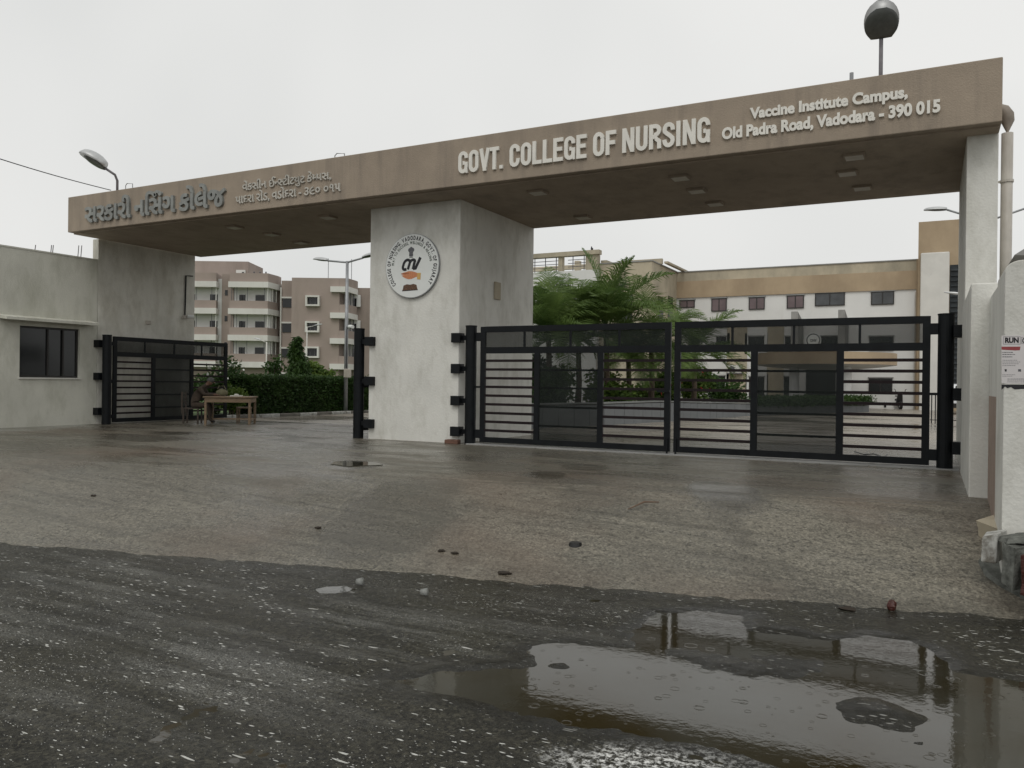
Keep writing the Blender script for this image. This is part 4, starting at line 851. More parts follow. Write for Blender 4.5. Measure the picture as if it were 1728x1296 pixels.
def skinned(name, pts, edges, radii, T, parent, root=0, sub=2, mats=None):
    me = bpy.data.meshes.new(name); me.from_pydata([T @ Vector(p) for p in pts], edges, []); ob = bpy.data.objects.new(name, me); COL.objects.link(ob)
    sm = ob.modifiers.new('skin', 'SKIN'); sm.use_smooth_shade = True
    for i, r in enumerate(radii):
        sv = me.skin_vertices[0].data[i]; sv.radius = (r, r) if not isinstance(r, tuple) else r; sv.use_root = (i == root)
    ss = ob.modifiers.new('sub', 'SUBSURF'); ss.levels = sub; ss.render_levels = sub
    dg = bpy.context.evaluated_depsgraph_get(); m2 = bpy.data.meshes.new_from_object(ob.evaluated_get(dg)); bpy.data.objects.remove(ob)
    off = worldloc(parent)
    m2.transform(Matrix.Translation(-off)); m2.materials.clear()
    o = bpy.data.objects.new(name, m2); COL.objects.link(o); o.parent = parent
    for mm in (mats or ['khaki']): m2.materials.append(M[mm])
    return o
P_ = [(GX, 0, .54), (GX+.06, 0, .70), (GX+.16, 0, .88), (GX+.26, 0, 1.02), (GX+.36, 0, 1.11), (GX+.44, 0, 1.17), (GX+.49, 0, 1.24),
      (GX+.04, .11, .53), (GX+.46, .13, .53), (GX+.42, .13, .12), (GX+.56, .14, .05), (GX+.04, -.11, .53), (GX+.46, -.13, .54), (GX+.50, -.13, .12), (GX+.64, -.14, .05),
      (GX+.24, .19, 1.0), (GX+.33, .25, .86), (GX+.58, .12, .84), (GX+.66, .09, .835), (GX+.24, -.19, 1.0), (GX+.36, -.25, .85), (GX+.62, -.10, .84), (GX+.70, -.07, .835)]
E_ = [(0, 1), (1, 2), (2, 3), (3, 4), (4, 5), (5, 6), (0, 7), (7, 8), (8, 9), (9, 10), (0, 11), (11, 12), (12, 13), (13, 14), (3, 15), (15, 16), (16, 17), (17, 18), (3, 19), (19, 20), (20, 21), (21, 22)]
R_ = [(.13, .17), (.125, .155), (.13, .16), (.13, .17), .055, .085, .10, .10, .072, .05, .042, .10, .072, .05, .042, .075, .05, .038, .032, .075, .05, .038, .032]
body = skinned('body', P_, E_, R_, TT, gd, mats=['khaki', 'skin', 'shoe'])
TI = TT.inverted(); off = worldloc(gd)
for pl in body.data.polygons:
    q = TI @ (pl.center+off)
    pl.material_index = 1 if (q.z > 1.12 and q.x > GX+.36) or (q.x > GX+.60 and q.z > .75) else (2 if q.z < .085 else 0)
MB(TT).ball((GX+.475, 0, 1.265), .105, .088, .085, 14, 8).build('hair', 'hair', gd, smooth=True)
for sy in (-1, 1):
    MB(TT).ball((GX+.45, sy*.088, 1.215), .018, .012, .03, 8, 5).build('ear', 'skin', gd, smooth=True)
    hx, hy = (GX+.66, .09) if sy > 0 else (GX+.70, -.07)
    for k in range(4):
        MB(TT).tube([(hx, hy-.024+k*.016, .835), (hx+.045, hy-.028+k*.018, .832), (hx+.078-.008*abs(k-1), hy-.03+k*.019, .812)], [.009, .0085, .007], 6).build('finger', 'skin', gd, smooth=True)
    MB(TT).tube([(hx-.02, hy-sy*.025, .83), (hx+.03, hy-sy*.05, .825), (hx+.05, hy-sy*.045, .815)], [.010, .009, .008], 6).build('thumb', 'skin', gd, smooth=True)
MB(TT).tube([(GX+.56, 0, 1.205), (GX+.592, 0, 1.18), (GX+.578, 0, 1.165)], [.012, .016, .01], 6).build('nose', 'skin', gd, smooth=True)
# ================================================================== VEGETATION
def leaves(n, pos_fn, size, seed, elong=1.8, droop=0.):
    rg = np.random.RandomState(seed); P = pos_fn(rg, n); n = len(P)
    d = rg.normal(size=(n, 3)); d[:, 2] = d[:, 2]*.6-droop; d /= np.linalg.norm(d, axis=1)[:, None]
    u = rg.normal(size=(n, 3)); s = np.cross(d, u); s /= np.linalg.norm(s, axis=1)[:, None]
    L_ = size*(.6+.8*rg.rand(n))[:, None]; Wd = L_/elong
    v = np.stack([P, P+d*L_*.5+s*Wd*.5, P+d*L_, P+d*L_*.5-s*Wd*.5], 1).reshape(-1, 3)
    f = np.arange(n*4).reshape(-1, 4); return v, f
def mesh_np(name, v, f, m, parent=None, label=None):
    me = bpy.data.meshes.new(name); off = np.array(worldloc(parent)) if parent is not None else np.zeros(3); v = v-off
    me.vertices.add(len(v)); me.vertices.foreach_set('co', v.astype(np.float32).ravel()); me.loops.add(f.size); me.loops.foreach_set('vertex_index', f.astype(np.int32).ravel())
    me.polygons.add(len(f)); me.polygons.foreach_set('loop_start', (np.arange(len(f))*4).astype(np.int32)); me.update(calc_edges=True); me.materials.append(M[m])
    o = bpy.data.objects.new(name, me); COL.objects.link(o)
    if parent is not None: o.parent = parent
    return o
def shrub(name, label, cat, c, r, n, size, m, seed, group=None, stems=4, flowers=None, droop=0, clumps=9):
    t = thing(name, label, cat, (c[0], c[1], 0.02), group); rg = np.random.RandomState(seed+50)
    cl = rg.normal(size=(clumps, 3)); cl /= np.linalg.norm(cl, axis=1)[:, None]; cl *= (.35+.45*rg.rand(clumps))[:, None]
    def pf(rg2, k):
        i = rg2.randint(0, clumps, k); q = rg2.normal(size=(k, 3)); q /= np.linalg.norm(q, axis=1)[:, None]; q *= (rg2.rand(k)**.45*.5)[:, None]
        return np.array(c)+(cl[i]+q)*np.array(r)
    v, f = leaves(n, pf, size, seed, droop=droop); mesh_np('foliage', v, f, m, t)
    for i in range(stems):
        e = np.array(c)+cl[i % clumps]*np.array(r)*.8; a = (c[0]+rg.uniform(-.1, .1), c[1]+rg.uniform(-.1, .1), 0)
        MB().tube([a, (Vector(a)+Vector(e))/2+Vector((rg.uniform(-.1, .1), 0, .1)), e], [.035, .025, .01], 5).build('stem', 'bark', t)
    if flowers:
        v, f = leaves(flowers[0], pf, flowers[1], seed+9, elong=1.1); mesh_np('flowers', v, f, flowers[2], t)
    return t
def hedge(label, x0, x1, y0, y1, z1, n, seed, m='leaf_d'):
    t = thing('clipped_hedge', label, 'hedge', ((x0+x1)/2, (y0+y1)/2, .05))
    MB().box(x0+.12, x1-.12, y0+.12, y1-.12, .1, z1-.12).build('dark_core', 'soil', t)  # solid dark box added for the shaded inside of the hedge
    def pf(rg, k):
        u = rg.rand(k, 3); fc = rg.randint(0, 5, k); j = (rg.rand(k)**2)*.16
        p = np.stack([x0+u[:, 0]*(x1-x0), y0+u[:, 1]*(y1-y0), .1+u[:, 2]*(z1-.1)], 1)
        p[fc <= 1, 0] = (x1-j)[fc <= 1]; p[fc == 2, 1] = (y0+j)[fc == 2]; p[fc == 3, 2] = (z1-j)[fc == 3]; p[fc == 4, 1] = (y1-j)[fc == 4]
        p += rg.normal(size=(k, 3))*.035; return p
    v, f = leaves(n, pf, .085, seed); mesh_np('foliage', v, f, m, t); return t
hedge('dark clipped block hedge just inside the left gate, behind the table', -22.1, -20.85, 20.7, 24.6, 1.42, 20000, 1)
hedge('looser clipped hedge continuing behind the first one, left of the red post', -22.3, -20.95, 24.75, 27.6, 1.40, 13000, 2, 'leaf')
shrub('shrub', 'bright green round shrub at the near corner of the dark hedge', 'shrub', (-21.3, 20.1, .65), (.5, .45, .62), 2600, .10, 'leaf_l', 11)
shrub('shrub', 'loose green shrub behind the red post beside the gate post', 'shrub', (-22.3, 29.6, .75), (1.1, .9, .8), 3000, .11, 'leaf_l', 12)
shrub('flowering_shrub', 'tall leafy shrub dotted with white flowers behind the open left gate leaf', 'shrub', (-22.6, 20.6, 1.2), (1.1, .9, 1.15), 3600, .12, 'leaf', 13, flowers=(60, .12, 'flower'))
shrub('flowering_shrub', 'white-flowered shrub further left, seen through the slats of the open gate', 'shrub', (-24.0, 19.0, 1.0), (1.2, 1., 1.1), 3000, .12, 'leaf', 14, flowers=(60, .12, 'flower'))
# drooping conical tree and its spreading neighbour
tr = thing('conical_tree', 'drooping conical young tree rising above the hedge in front of the hostel', 'tree', (-23.2, 25.6, 0))
tc_ = onY(502, 600, 26.5)
def pf(rg, k):
    u = rg.rand(k); hgt = 1.0+u*2.25; rad = (.62*(1-u)**.8+.06)*(.5+.5*rg.rand(k)); a = rg.rand(k)*6.283
    return np.stack([tc_[0]+rad*np.cos(a)+.1*np.sin(hgt*4), 26.5+rad*np.sin(a), hgt-.05], 1)
v, f = leaves(3600, pf, .21, 21, 3.5, droop=1.6); mesh_np('foliage', v, f, 'leaf', tr); MB().tube([(tc_[0], 26.5, 0), (tc_[0]+.03, 26.5, 3.1)], [.06, .015], 7).build('trunk', 'bark', tr); 
c = onY(528, 610, 27.5); shrub('spreading_tree', 'small light green tree with a spreading crown, right of the conical tree', 'tree', (c[0], 27.5, 1.75), (1.05, .9, .48), 2600, .16, 'leaf_l', 22, stems=5, droop=.4)
c = onY(462, 622, 24); shrub('spreading_tree', 'thin sparse young tree in front of the hostel balconies', 'tree', (c[0], 24, 1.8), (.55, .5, .55), 340, .14, 'leaf', 23, stems=5)
for i, (px, dp) in enumerate(((340, 62), (395, 66), (455, 64), (540, 66), (600, 62))):
    c = onD(px, 655, dp); shrub('shrub', ['low green shrub at the foot of the hostel near the gate leaf', 'low green shrub under the hostel\'s left balconies', 'low shrub below the hostel stairwell', 'low shrub below the hostel\'s framed windows', 'low shrub at the foot of the hostel beside the gate post'][i], 'shrub', (c[0], c[1], .7), (3.2, 1.2, .8), 1100, .3, 'leaf', 30+i, 'low shrubs along the foot of the hostel')
c = onZ(581, 692, .03); o = MB().tube([(c[0], c[1], 0), (c[0], c[1], .95), (c[0], c[1], 1.0)], [.16, .14, .02], 10).build('red_post', 'redpaint', None); single(o, 'stout red painted post on the lawn beside the hedge', 'post')
# kerb stones in painted pairs along x = -20.4 and curving away
ks = thing('kerb', 'kerb of stones painted white and left bare in turn, along the lawn behind the hedge', 'kerb', (-20.5, 24, 0)); yv = 17.6; k = 0
while yv < 34:
    ln = .95+random.uniform(-.25, .25); xo = -20.52+max(0, yv-25)*.05
    MB().box(xo-.14, xo+.02, yv, yv+ln-.03, -.02, .105+random.uniform(-.015, .015)).build('kerb_stone', 'kerb_w' if k % 2 else 'kerb_d', ks, bevel=.02); yv += ln; k += 1
# planter walls
pl = thing('planter', 'long low planter wall clad in upright grey tiles, behind the main gate', 'planter', (-8, 28, 0))
PTS = [(-10.9, 18.9, .66), (-10.0, 21.1, .67), (-9.05, 23.6, .68), (-8.35, 27.2, .70), (-7.8, 31., .62), (-7.02, 35.1, .53), (-5.3, 41, .42), (-2.9, 46.1, .34)]
for i in range(len(PTS)-1):
    (xa, ya, ha), (xb, yb_, hb) = PTS[i], PTS[i+1]; ln = math.hypot(xb-xa, yb_-ya); n = max(1, int(round(ln/.62))); d = Vector((xb-xa, yb_-ya, 0)).normalized(); nn = Vector((d.y, -d.x, 0))
    vs = [Vector((xa, ya, -.05)), Vector((xb, yb_, -.05))]; wv = -nn*.22
    MB().add([vs[0], vs[1], vs[1]+wv, vs[0]+wv, vs[0]+Vector((0, 0, ha+.04)), vs[1]+Vector((0, 0, hb+.04)), vs[1]+wv+Vector((0, 0, hb+.04)), vs[0]+wv+Vector((0, 0, ha+.04))],
             [(0, 3, 2, 1), (4, 5, 6, 7), (0, 1, 5, 4), (1, 2, 6, 5), (2, 3, 7, 6), (3, 0, 4, 7)]).build('planter_core', 'soil', pl)
    MB().add([p+q for q in (Vector((0, 0, 0)), Vector((0, 0, .045))) for p in (Vector((xa, ya, ha-.005))+nn*.04, Vector((xb, yb_, hb-.005))+nn*.04, Vector((xb, yb_, hb-.005))-nn*.25, Vector((xa, ya, ha-.005))-nn*.25)],
             [(0, 3, 2, 1), (4, 5, 6, 7), (0, 1, 5, 4), (1, 2, 6, 5), (2, 3, 7, 6), (3, 0, 4, 7)]).build('coping', 'coping', pl)
    for j in range(n):
        a, c = j/n, (j+1)/n-.028*1.0/ln*.6; hh = ha+(hb-ha)*(a+c)/2-.012; pa = Vector((xa, ya, -.02)).lerp(Vector((xb, yb_, -.02)), a); pb = Vector((xa, ya, -.02)).lerp(Vector((xb, yb_, -.02)), c); th = nn*(.018+random.uniform(0, .006))
        MB().add([pa, pb, pb+th, pa+th, pa+Vector((0, 0, hh)), pb+Vector((0, 0, hh)), pb+th+Vector((0, 0, hh)), pa+th+Vector((0, 0, hh))], [(0, 3, 2, 1), (4, 5, 6, 7), (0, 4, 5, 1), (1, 5, 6, 2), (2, 6, 7, 3), (3, 7, 4, 0)]).build('tile', 'tile', pl)
b = MB(); b.prism([(p[0]-.2, p[1]) for p in PTS]+[(-8, 47), (-11, 40), (-13.5, 22)], .0, .30); o = b.build('planter_soil', 'soil', pl)
specs = [((-10.8, 23.6), (1.0, 1.1, .8), 'leaf', 'dark leafy shrub in the near end of the planter'), ((-10.0, 26.6), (1.1, 1.1, .7), 'leaf_l', 'bright green shrub in the planter beneath the tallest palm'),
         ((-9.4, 29.6), (1.1, 1.2, .75), 'leaf_l', 'bright green shrub in the planter left of the meeting of the gate leaves'), ((-8.8, 32.6), (1.1, 1.2, .95), 'leaf_l', 'light green shrub with red flowers in the planter'),
         ((-8.2, 36.0), (1.1, 1.2, .8), 'leaf', 'shrub toward the far end of the tiled planter'), ((-12.4, 25.2), (1.2, 1.1, 1.2), 'leaf_d', 'tall dark shrub behind the smoked panel of the left leaf')]
for i, (p, r, m_, lab) in enumerate(specs): shrub('planter_shrub', lab, 'shrub', (p[0], p[1], .55+r[2]*.75), r, 2600, .16, m_, 60+i, 'shrubs in the tiled planter', flowers=(22, .16, 'flower_r') if i in (3, 2) else None)
hd = thing('low_hedge', 'low clipped hedge on the far end of the tiled planter', 'hedge', (-5, 43, .4))
def pf(rg, k): t = rg.rand(k); return np.stack([-6.8+t*3.9+rg.normal(size=k)*.18, 35.6+t*10.4+rg.normal(size=k)*.18, .42+.42*rg.rand(k)], 1)
v, f = leaves(7000, pf, .12, 77); mesh_np('foliage', v, f, 'leaf_d', hd)
# palms
def palm(label, base, hgt, nf, flen, seed, lean=(0, 0), upright=.5, m='leaf_p'):
    rg = random.Random(seed); t = thing('palm_tree', label, 'palm tree', (base[0], base[1], .2), 'palms standing in the planter')
    topp = Vector((base[0]+lean[0], base[1]+lean[1], hgt))
    MB().tube([(base[0], base[1], .2), ((base[0]+topp.x)/2+.05, base[1], hgt*.5), topp], [.13, .10, .085], 9).build('trunk', 'bark', t, smooth=True)
    for i in range(nf):
        az = i*2.39996+rg.uniform(-.3, .3); el = rg.uniform(-.1, 1.35)*(1 if rg.random() > .25 else .5)+upright*.3; L_ = flen*rg.uniform(.75, 1.1); hd_ = Vector((math.cos(az), math.sin(az), 0))
        pts = []; p = topp.copy(); e = min(el, 1.5); N = 13
        for k in range(N+1): pts.append(p.copy()); p = p+(hd_*math.cos(e)+Vector((0, 0, math.sin(e))))*(L_/N); e -= (.075+.10*(k/N))*(1.45-.62*el)
        mb = MB(); mb.tube(pts, [.022*(1-k/(N+2)) for k in range(N+1)], 4, cap=False)
        side = hd_.cross(Vector((0, 0, 1)))
        for k in range(8, N*4):
            q = k/4; i0 = int(q); i0 = min(i0, N-1); c = pts[i0].lerp(pts[i0+1], q-i0); d = (pts[i0+1]-pts[i0]).normalized(); u = side.cross(d)
            ll = flen*.40*math.sin(math.pi*(.12+.85*(k/(N*4))))*rg.uniform(.8, 1.1)
            for s_ in (-1, 1):
                dv = (side*s_*.75+d*.62+u*rg.uniform(.12, .42)).normalized(); m1 = c+dv*ll*.55; tp = m1+(dv+Vector((0, 0, -.55-rg.random()*.3))).normalized()*ll*.45; wv = d*.0135*flen/2
                mb.add([c-wv, c+wv, m1+wv, m1-wv, tp], [(0, 1, 2, 3), (3, 2, 4)])
        mb.build('frond', m, t)
def pbase(px, y): c = onY(px, 640, y); return (c[0], y)
B1 = pbase(1022, 26.5); palm('tallest palm, its upright fronds rising above the terrace frame of the campus building', B1, onY(1030, 560, 26.5)[2], 22, 3.2, 1, upright=1.6)
B2 = pbase(925, 24); palm('palm partly hidden by the central pillar', B2, onY(925, 575, 24)[2], 24, 2.5, 2, upright=1.1)
B3 = pbase(975, 25.5); palm('densely fronded palm between the pillar and the tallest palm', B3, onY(975, 580, 25.5)[2], 20, 2.5, 3, upright=1.0)
B4 = pbase(1098, 28.5); palm('palm with arching fronds just left of where the gate leaves meet', B4, onY(1090, 585, 28.5)[2], 20, 2.6, 4, upright=.7)
B5 = pbase(1170, 31.5); palm('lowest palm, right of where the gate leaves meet, before the first mauve window', B5, onY(1172, 600, 31.5)[2], 18, 2.5, 5, upright=.7)
B6 = pbase(1060, 27.5); palm('short palm low between the two larger palms', B6, onY(1060, 610, 27.5)[2], 20, 1.7, 6, upright=.4)
# ================================================================== MAIN CAMPUS BUILDING (facade on y = 54)
mb_ = thing('campus_building', 'long white and tan campus building with a terrace frame, behind the main gate', 'building', (-8, 56, 0))
YM = 54.
def fx(px, py=500, y=YM): return onY(px, py, y)[0]
def fz(px, py, y=YM): return onY(px, py, y)[2]
xl, xr = -15.49, fx(1548); zt = 8.95; zp = 8.32; zt_ = 7.20
box('wall', 'bwhite', mb_, xl-8, xr, YM, YM+12, -.1, zt_)
box('tan_band', 'tan', mb_, xl-8, xr, YM-.10, YM+12, zt_, zp); box('parapet', 'cream', mb_, xl-8, xr, YM-.04, YM+12, zp, zt)
box('parapet_cap', 'concrete_fin', mb_, xl-8, xr, YM-.10, YM+.3, zt, zt+.06)
def window(x0, x1, z0, z1, y, glass, par=mb_, nm=1, surround=None, depth=.14, xdir=False):
    if surround: f0 = MB().box(x0-.22, x1+.22, y-.05, y-.002, z0-.22, z1+.22).build('window_surround', surround, par)
    fr = MB().box(x0, x1, y-.075, y-.051, z0, z0+.06).box(x0, x1, y-.075, y-.051, z1-.06, z1).box(x0, x0+.06, y-.075, y-.051, z0+.06, z1-.06).box(x1-.06, x1, y-.075, y-.051, z0+.06, z1-.06)
    for k in range(nm): c = x0+(x1-x0)*(k+1)/(nm+1); fr.box(c-.03, c+.03, y-.074, y-.051, z0+.06, z1-.06)
    fr = fr.build('window', 'frame_dark', par); box('pane', glass, fr, x0+.01, x1-.01, y-.055, y-.052+.0, z0+.01, z1-.01)
    MB().box(x0-.05, x1+.05, y-.09, y-.003, z1, z1+.07).build('window_head', 'concrete_fin', par)
    return fr
for (a, c, t_, b_, gl) in ((1147, 1173, 507, 520, 'mauve_glass'), (1201, 1227, 504, 526, 'mauve_glass'), (1264, 1291, 502, 523, 'mauve_glass'), (1328, 1357, 499, 521, 'mauve_glass'), (1375.5, 1426, 495, 517, 'grey_glass'), (1470, 1509, 492.5, 515, 'grey_glass')):
    window(fx(a), fx(c), fz(a, b_), fz(a, t_), YM, gl)
for (a, c) in ((1210, 1227), (1264, 1291), (1326, 1347), (1372, 1420), (1468, 1509)):
    window(fx(a), fx(c), fz(a, 592), fz(a, 568), YM, 'window_dark', surround='bwhite' if a < 1300 else None)
# ground floor windows and recesses
for (a, c, t_, b_, s_) in ((1195, 1226, 634, 662, 'bwhite'), (1266, 1292, 636, 672, 'bwhite'), (1325, 1346, 636, 672, None), (1468, 1508, 638, 662, None)):
    window(fx(a), fx(c), fz(a, b_), fz(a, t_), YM, 'window_dark', surround=s_)
box('entrance_dark_panel', 'ink', mb_, fx(1362), fx(1412), YM-.06, YM-.01, .0, fz(1380, 616))  # flat black panel stands in for the shade inside the entrance
for a, c in ((1228, 1262), (1296, 1324)): box('cream_panel', 'cream', mb_, fx(a), fx(c), YM-.05, YM-.005, 0, fz(a, 545))
box('pilaster', 'tan', mb_, fx(1546), fx(1550), YM-.12, YM, -.1, 9.0)
MB().tube([(fx(1545), YM-.1, .1), (fx(1545), YM-.1, 7)], .05, 6).build('downpipe', 'pvc', mb_)
# base kerb line and AC unit
ac = thing('air_conditioner', 'outdoor air conditioner unit on the cream panel of the campus building', 'air conditioner', (fx(1242), YM-.4, fz(1242, 630)))
c = (fx(1243), fz(1243, 629)); box('casing', 'hostel_w', ac, c[0]-.45, c[0]+.45, YM-.45, YM-.1, c[1], c[1]+.5); box('bracket', 'darksteel', ac, c[0]-.5, c[0]+.5, YM-.45, YM-.06, c[1]-.08, c[1]-.002)
MB().slab_xz([(c[0]-.15+.18*math.cos(t), c[1]+.25+.18*math.sin(t)) for t in np.linspace(6.28, 0, 16, endpoint=False)], YM-.46, YM-.451).build('fan_grille', 'ink_grey', ac)
# sloping concrete fins above the porch
for a, t_ in ((1346, 526), (1422, 523)):
    x0, x1 = fx(a), fx(a+11); z1 = fz(a, t_, YM-2.4); 
    MB().add([(x0, YM-2.6, 3.2), (x1, YM-2.6, 3.2), (x1, YM-2.6, z1), (x0, YM-2.6, z1), (x0, YM-.1, 3.2), (x1, YM-.1, 3.2), (x1, YM-.1, z1-.5), (x0, YM-.1, z1-.5)], [(0, 1, 2, 3), (5, 4, 7, 6), (1, 5, 6, 2), (4, 0, 3, 7), (3, 2, 6, 7), (0, 4, 5, 1)]).build('fin', 'concrete_fin', mb_)
# porch canopy: round drum with a dished underside
cyn = 48.6; cxn = (onY(1272, 605, cyn)[0]+onY(1518, 605, cyn)[0])/2; rn = (onY(1518, 605, cyn)[0]-onY(1272, 605, cyn)[0])/2*.97
zc0, zc1 = onY(1395, 615, cyn-3)[2], onY(1395, 594, cyn-3)[2]; n = 40
ring = [(cxn+rn*math.cos(t), cyn+rn*math.sin(t)) for t in np.linspace(0, 2*math.pi, n, endpoint=False)]
can = MB().prism(ring, zc0+.02, zc1).build('porch_canopy', 'tan', mb_)
vs = []; 
for k, (rf, zf) in enumerate(((.995, 0), (.8, -.10), (.5, -.2), (.2, -.25))): vs += [(cxn+rn*rf*math.cos(t), cyn+rn*rf*math.sin(t), zc0+.018+zf) for t in np.linspace(0, 2*math.pi, n, endpoint=False)]
fs = [(k*n+i, k*n+(i+1) % n, (k+1)*n+(i+1) % n, (k+1)*n+i) for k in range(3) for i in range(n)]+[tuple(range(3*n, 4*n))]
MB().add(vs, fs).build('canopy_underside', 'bwhite', can, smooth=True)
for px in (1428, 1340): c = onY(px, 650, 46.6); MB().tube([(c[0], 46.6, -.02), (c[0], 46.6, zc0-.1)], .26, 16).build('porch_column', 'bwhite', mb_, smooth=True)
c = onY(1372.5, 574, 46.); lg = thing('round_logo_board', 'small round grey and white college crest standing on the porch canopy', 'sign', (c[0], 46, c[2]-.4))
disc(c[0], c[2], .40, 46, 46.05, 24).build('board', 'board_white', lg); disc(c[0], c[2], .36, 45.99, 45.999, 24).build('ring', 'ink_grey', lg); disc(c[0], c[2], .30, 45.98, 45.989, 24).build('field', 'board_white', lg)
def guj_small(): pass
bm = bm_of(text_flat('CNV', 1., .03)); T0 = fitT(bm, c[0]-.17, c[0]+.17, c[2]-.09, c[2]+.06, 45.978); place_letters(bm, .003, T0, 'ink', lg); bm.free()
# forward wing on the left, with chamfer face, openings, raised parapets
xw = xl; yw = 48.35
box('wing_wall', 'cream', mb_, -19.0, xw, yw, YM-.11, -.1, 8.95)
box('wing_cap', 'concrete_fin', mb_, -19.05, xw+.05, yw-.05, YM-.12, 8.952, 9.02)
c0, c1 = onY(1042, 441, 50)[0], onY(1117, 437, 50)[0]
box('roof_parapet', 'cream', mb_, c0, c1, 50, 50.25, 9.02, onY(1117, 436, 50)[2]); box('roof_parapet', 'cream', mb_, c1+.15, c1+.4, 50, 55, 9.02, onY(1121, 438.5, 50)[2]-.1)
zz0, zz1 = 5.2, onY(1042, 496, yw)[2]; window(onY(1042, 500, yw)[0], onY(1068, 500, yw)[0], zz0, zz1, yw, 'window_dark')
for (a, c) in ((1110, 1119), (1127, 1135)):
    y0, y1 = onX(a, 500, xw)[1], onX(c, 500, xw)[1]; z1 = onX(a, 499, xw)[2]; z0 = z1-1.5
    wv = MB().box(xw-.01, xw+.03, y0, y1, z0, z1).build('window', 'window_dark', mb_)
# terrace frame
yt = yw-.4
def tx(px): return onY(px, 440, yt)[0]
def tz(px, py): return onY(px, py, yt)[2]
ztop, zmid, zlow = tz(960, 424.5)-.02, tz(960, 428)-.25, tz(945, 458)
box('terrace_wall', 'bwhite', mb_, -30, tx(1008), yt, yt+6, -.1, zlow); 
tf = MB().box(-30, tx(1012), yt-.15, yt+.35, ztop-.28, ztop).build('terrace_beam', 'cream', mb_)
box('terrace_column', 'cream', mb_, tx(942), tx(948.5), yt, yt+.4, zlow, ztop-.28); box('terrace_column', 'cream', mb_, tx(949), tx(957), yt+2.0, yt+2.4, zlow, ztop-.28, )
box('terrace_column', 'cream', mb_, tx(988), tx(1008), yt, yt+.5, zlow, ztop-.28); box('terrace_block', 'cream', mb_, tx(1008)+.01, tx(1018), yt+.6, yt+3, zlow-3, tz(1012, 437))
box('terrace_column', 'cream', mb_, tx(880), tx(893), yt, yt+.4, zlow, ztop-.28); box('terrace_beam', 'cream', mb_, -30, tx(1008), yt+5.4, yt+5.8, ztop-.28, ztop)
for (a, c) in ((893, 942), (957, 988)):
    rl = MB()
    for q in (.95, .72, .5, .28): rl.tube([(tx(a), yt+.15, zlow+q), (tx(c), yt+.15, zlow+q)], .022, 5)
    k = tx(a)+.35
    while k < tx(c): rl.tube([(k, yt+.15, zlow), (k, yt+.15, zlow+.98)], .03, 5); k += .78
    rl.build('railing', 'ink_grey', mb_)
# stair tower on the right
tw = thing('stair_tower', 'tan stair tower with peeling white panel and dark louvre at the campus building\'s right end', 'tower', (1, 53, 0))
YT = 53.3
box('tower_wall', 'tan', tw, onY(1550, 400, YT)[0], onY(1627, 400, YT)[0], YT, YT+6, -.1, onY(1590, 372, YT)[2])
box('white_panel', 'peel', tw, onY(1553, 500, YT)[0], onY(1601.5, 500, YT)[0], YT-.35, YT-.002, -.1, onY(1580, 427, YT)[2], bevel=.06)
x0, x1 = onY(1602.5, 500, YT)[0], onY(1623, 500, YT)[0]; z1 = onY(1610, 447, YT)[2]; lv = box('louvre_frame', 'louvre', tw, x0, x1, YT-.05, YT-.002, .5, z1)
k = .6
while k < z1-.1: MB().add([(x0+.04, YT-.052, k+.12), (x1-.04, YT-.052, k+.12), (x1-.04, YT-.16, k), (x0+.04, YT-.16, k)], [(0, 1, 2, 3)]).build('louvre_blade', 'louvre', lv); k += .30
o = MB().tube([onY(1593, 493, 40), onY(1612, 495, 40), onY(1630, 497, 40)], [.03, .07, .04], 6).build('tube_lamp', 'lamp_grey', None); single(o, 'slim grey lamp arm in front of the dark louvre of the stair tower', 'lamp')
fr_ = thing('fringe_roof', 'dark gable roof edge peeping over the right-hand wall', 'roof', onY(1724, 425, 14)); 
MB().slab_xz([tuple(onY(1712, 430, 14)[[0, 2]]), tuple(onY(1728, 420, 14)[[0, 2]]), tuple(onY(1790, 425, 14)[[0, 2]]), tuple(onY(1790, 433, 14)[[0, 2]])][::-1], 14, 16).build('roof_sheet', 'concrete_fin', fr_)
# ================================================================== HOSTEL (turned to face the camera side), about 95 m away
D0 = 94.7; HR = Matrix.Rotation(YAW, 4, 'Z'); HRI = HR.inverted()
def hl(px, py, d=D0): q = HRI @ Vector(onD(px, py, d)); return q.x, q.z
ho = thing('hostel_building', 'four-storey brown hostel with white banded balconies, beyond the hedge', 'building', tuple(onD(450, 655, D0)))
def hb(name, m, px0, px1, z0, z1, f0, f1, par=ho, **k):
    """f0, f1 = distance in front of (+) or behind (-) the main facade line"""
    return MB(HR).box(hl(px0, 560, D0)[0], hl(px1, 560, D0)[0], D0-f0, D0-f1, z0, z1).build(name, m, par, **k)
Z = lambda px, py, d=D0: hl(px, py, d)[1]
def chamfer(name, m, pa, pb, z0, z1, back, f=0., th=1.2, end=None):
    """front from pa to pb, then a chamfer running back to px end"""
    x0, x1 = hl(pa, 560)[0], hl(pb, 560)[0]; xe = hl(end, 560, D0+back)[0]
    poly = [(x0, D0-f), (x1+f*.4, D0-f), (xe+f*.8, D0+back), (xe+f*.8-.01, D0+back+th), (x0, D0+back+th)]
    return MB(HR).prism(poly, z0, z1).build(name, m, ho)
zg = -.2
zr = Z(420, 461); lv = [476, 521, 565.5, 610.5]
bh = 9.6*D0/FPX; oh = 22*D0/FPX
hb('core_wall', 'hostel_in', 250, 452, zg, zr-.6, -1.0, -9); hb('core_wall', 'hostel', 452, 640, zg, zr-1.2, -3.2, -12)
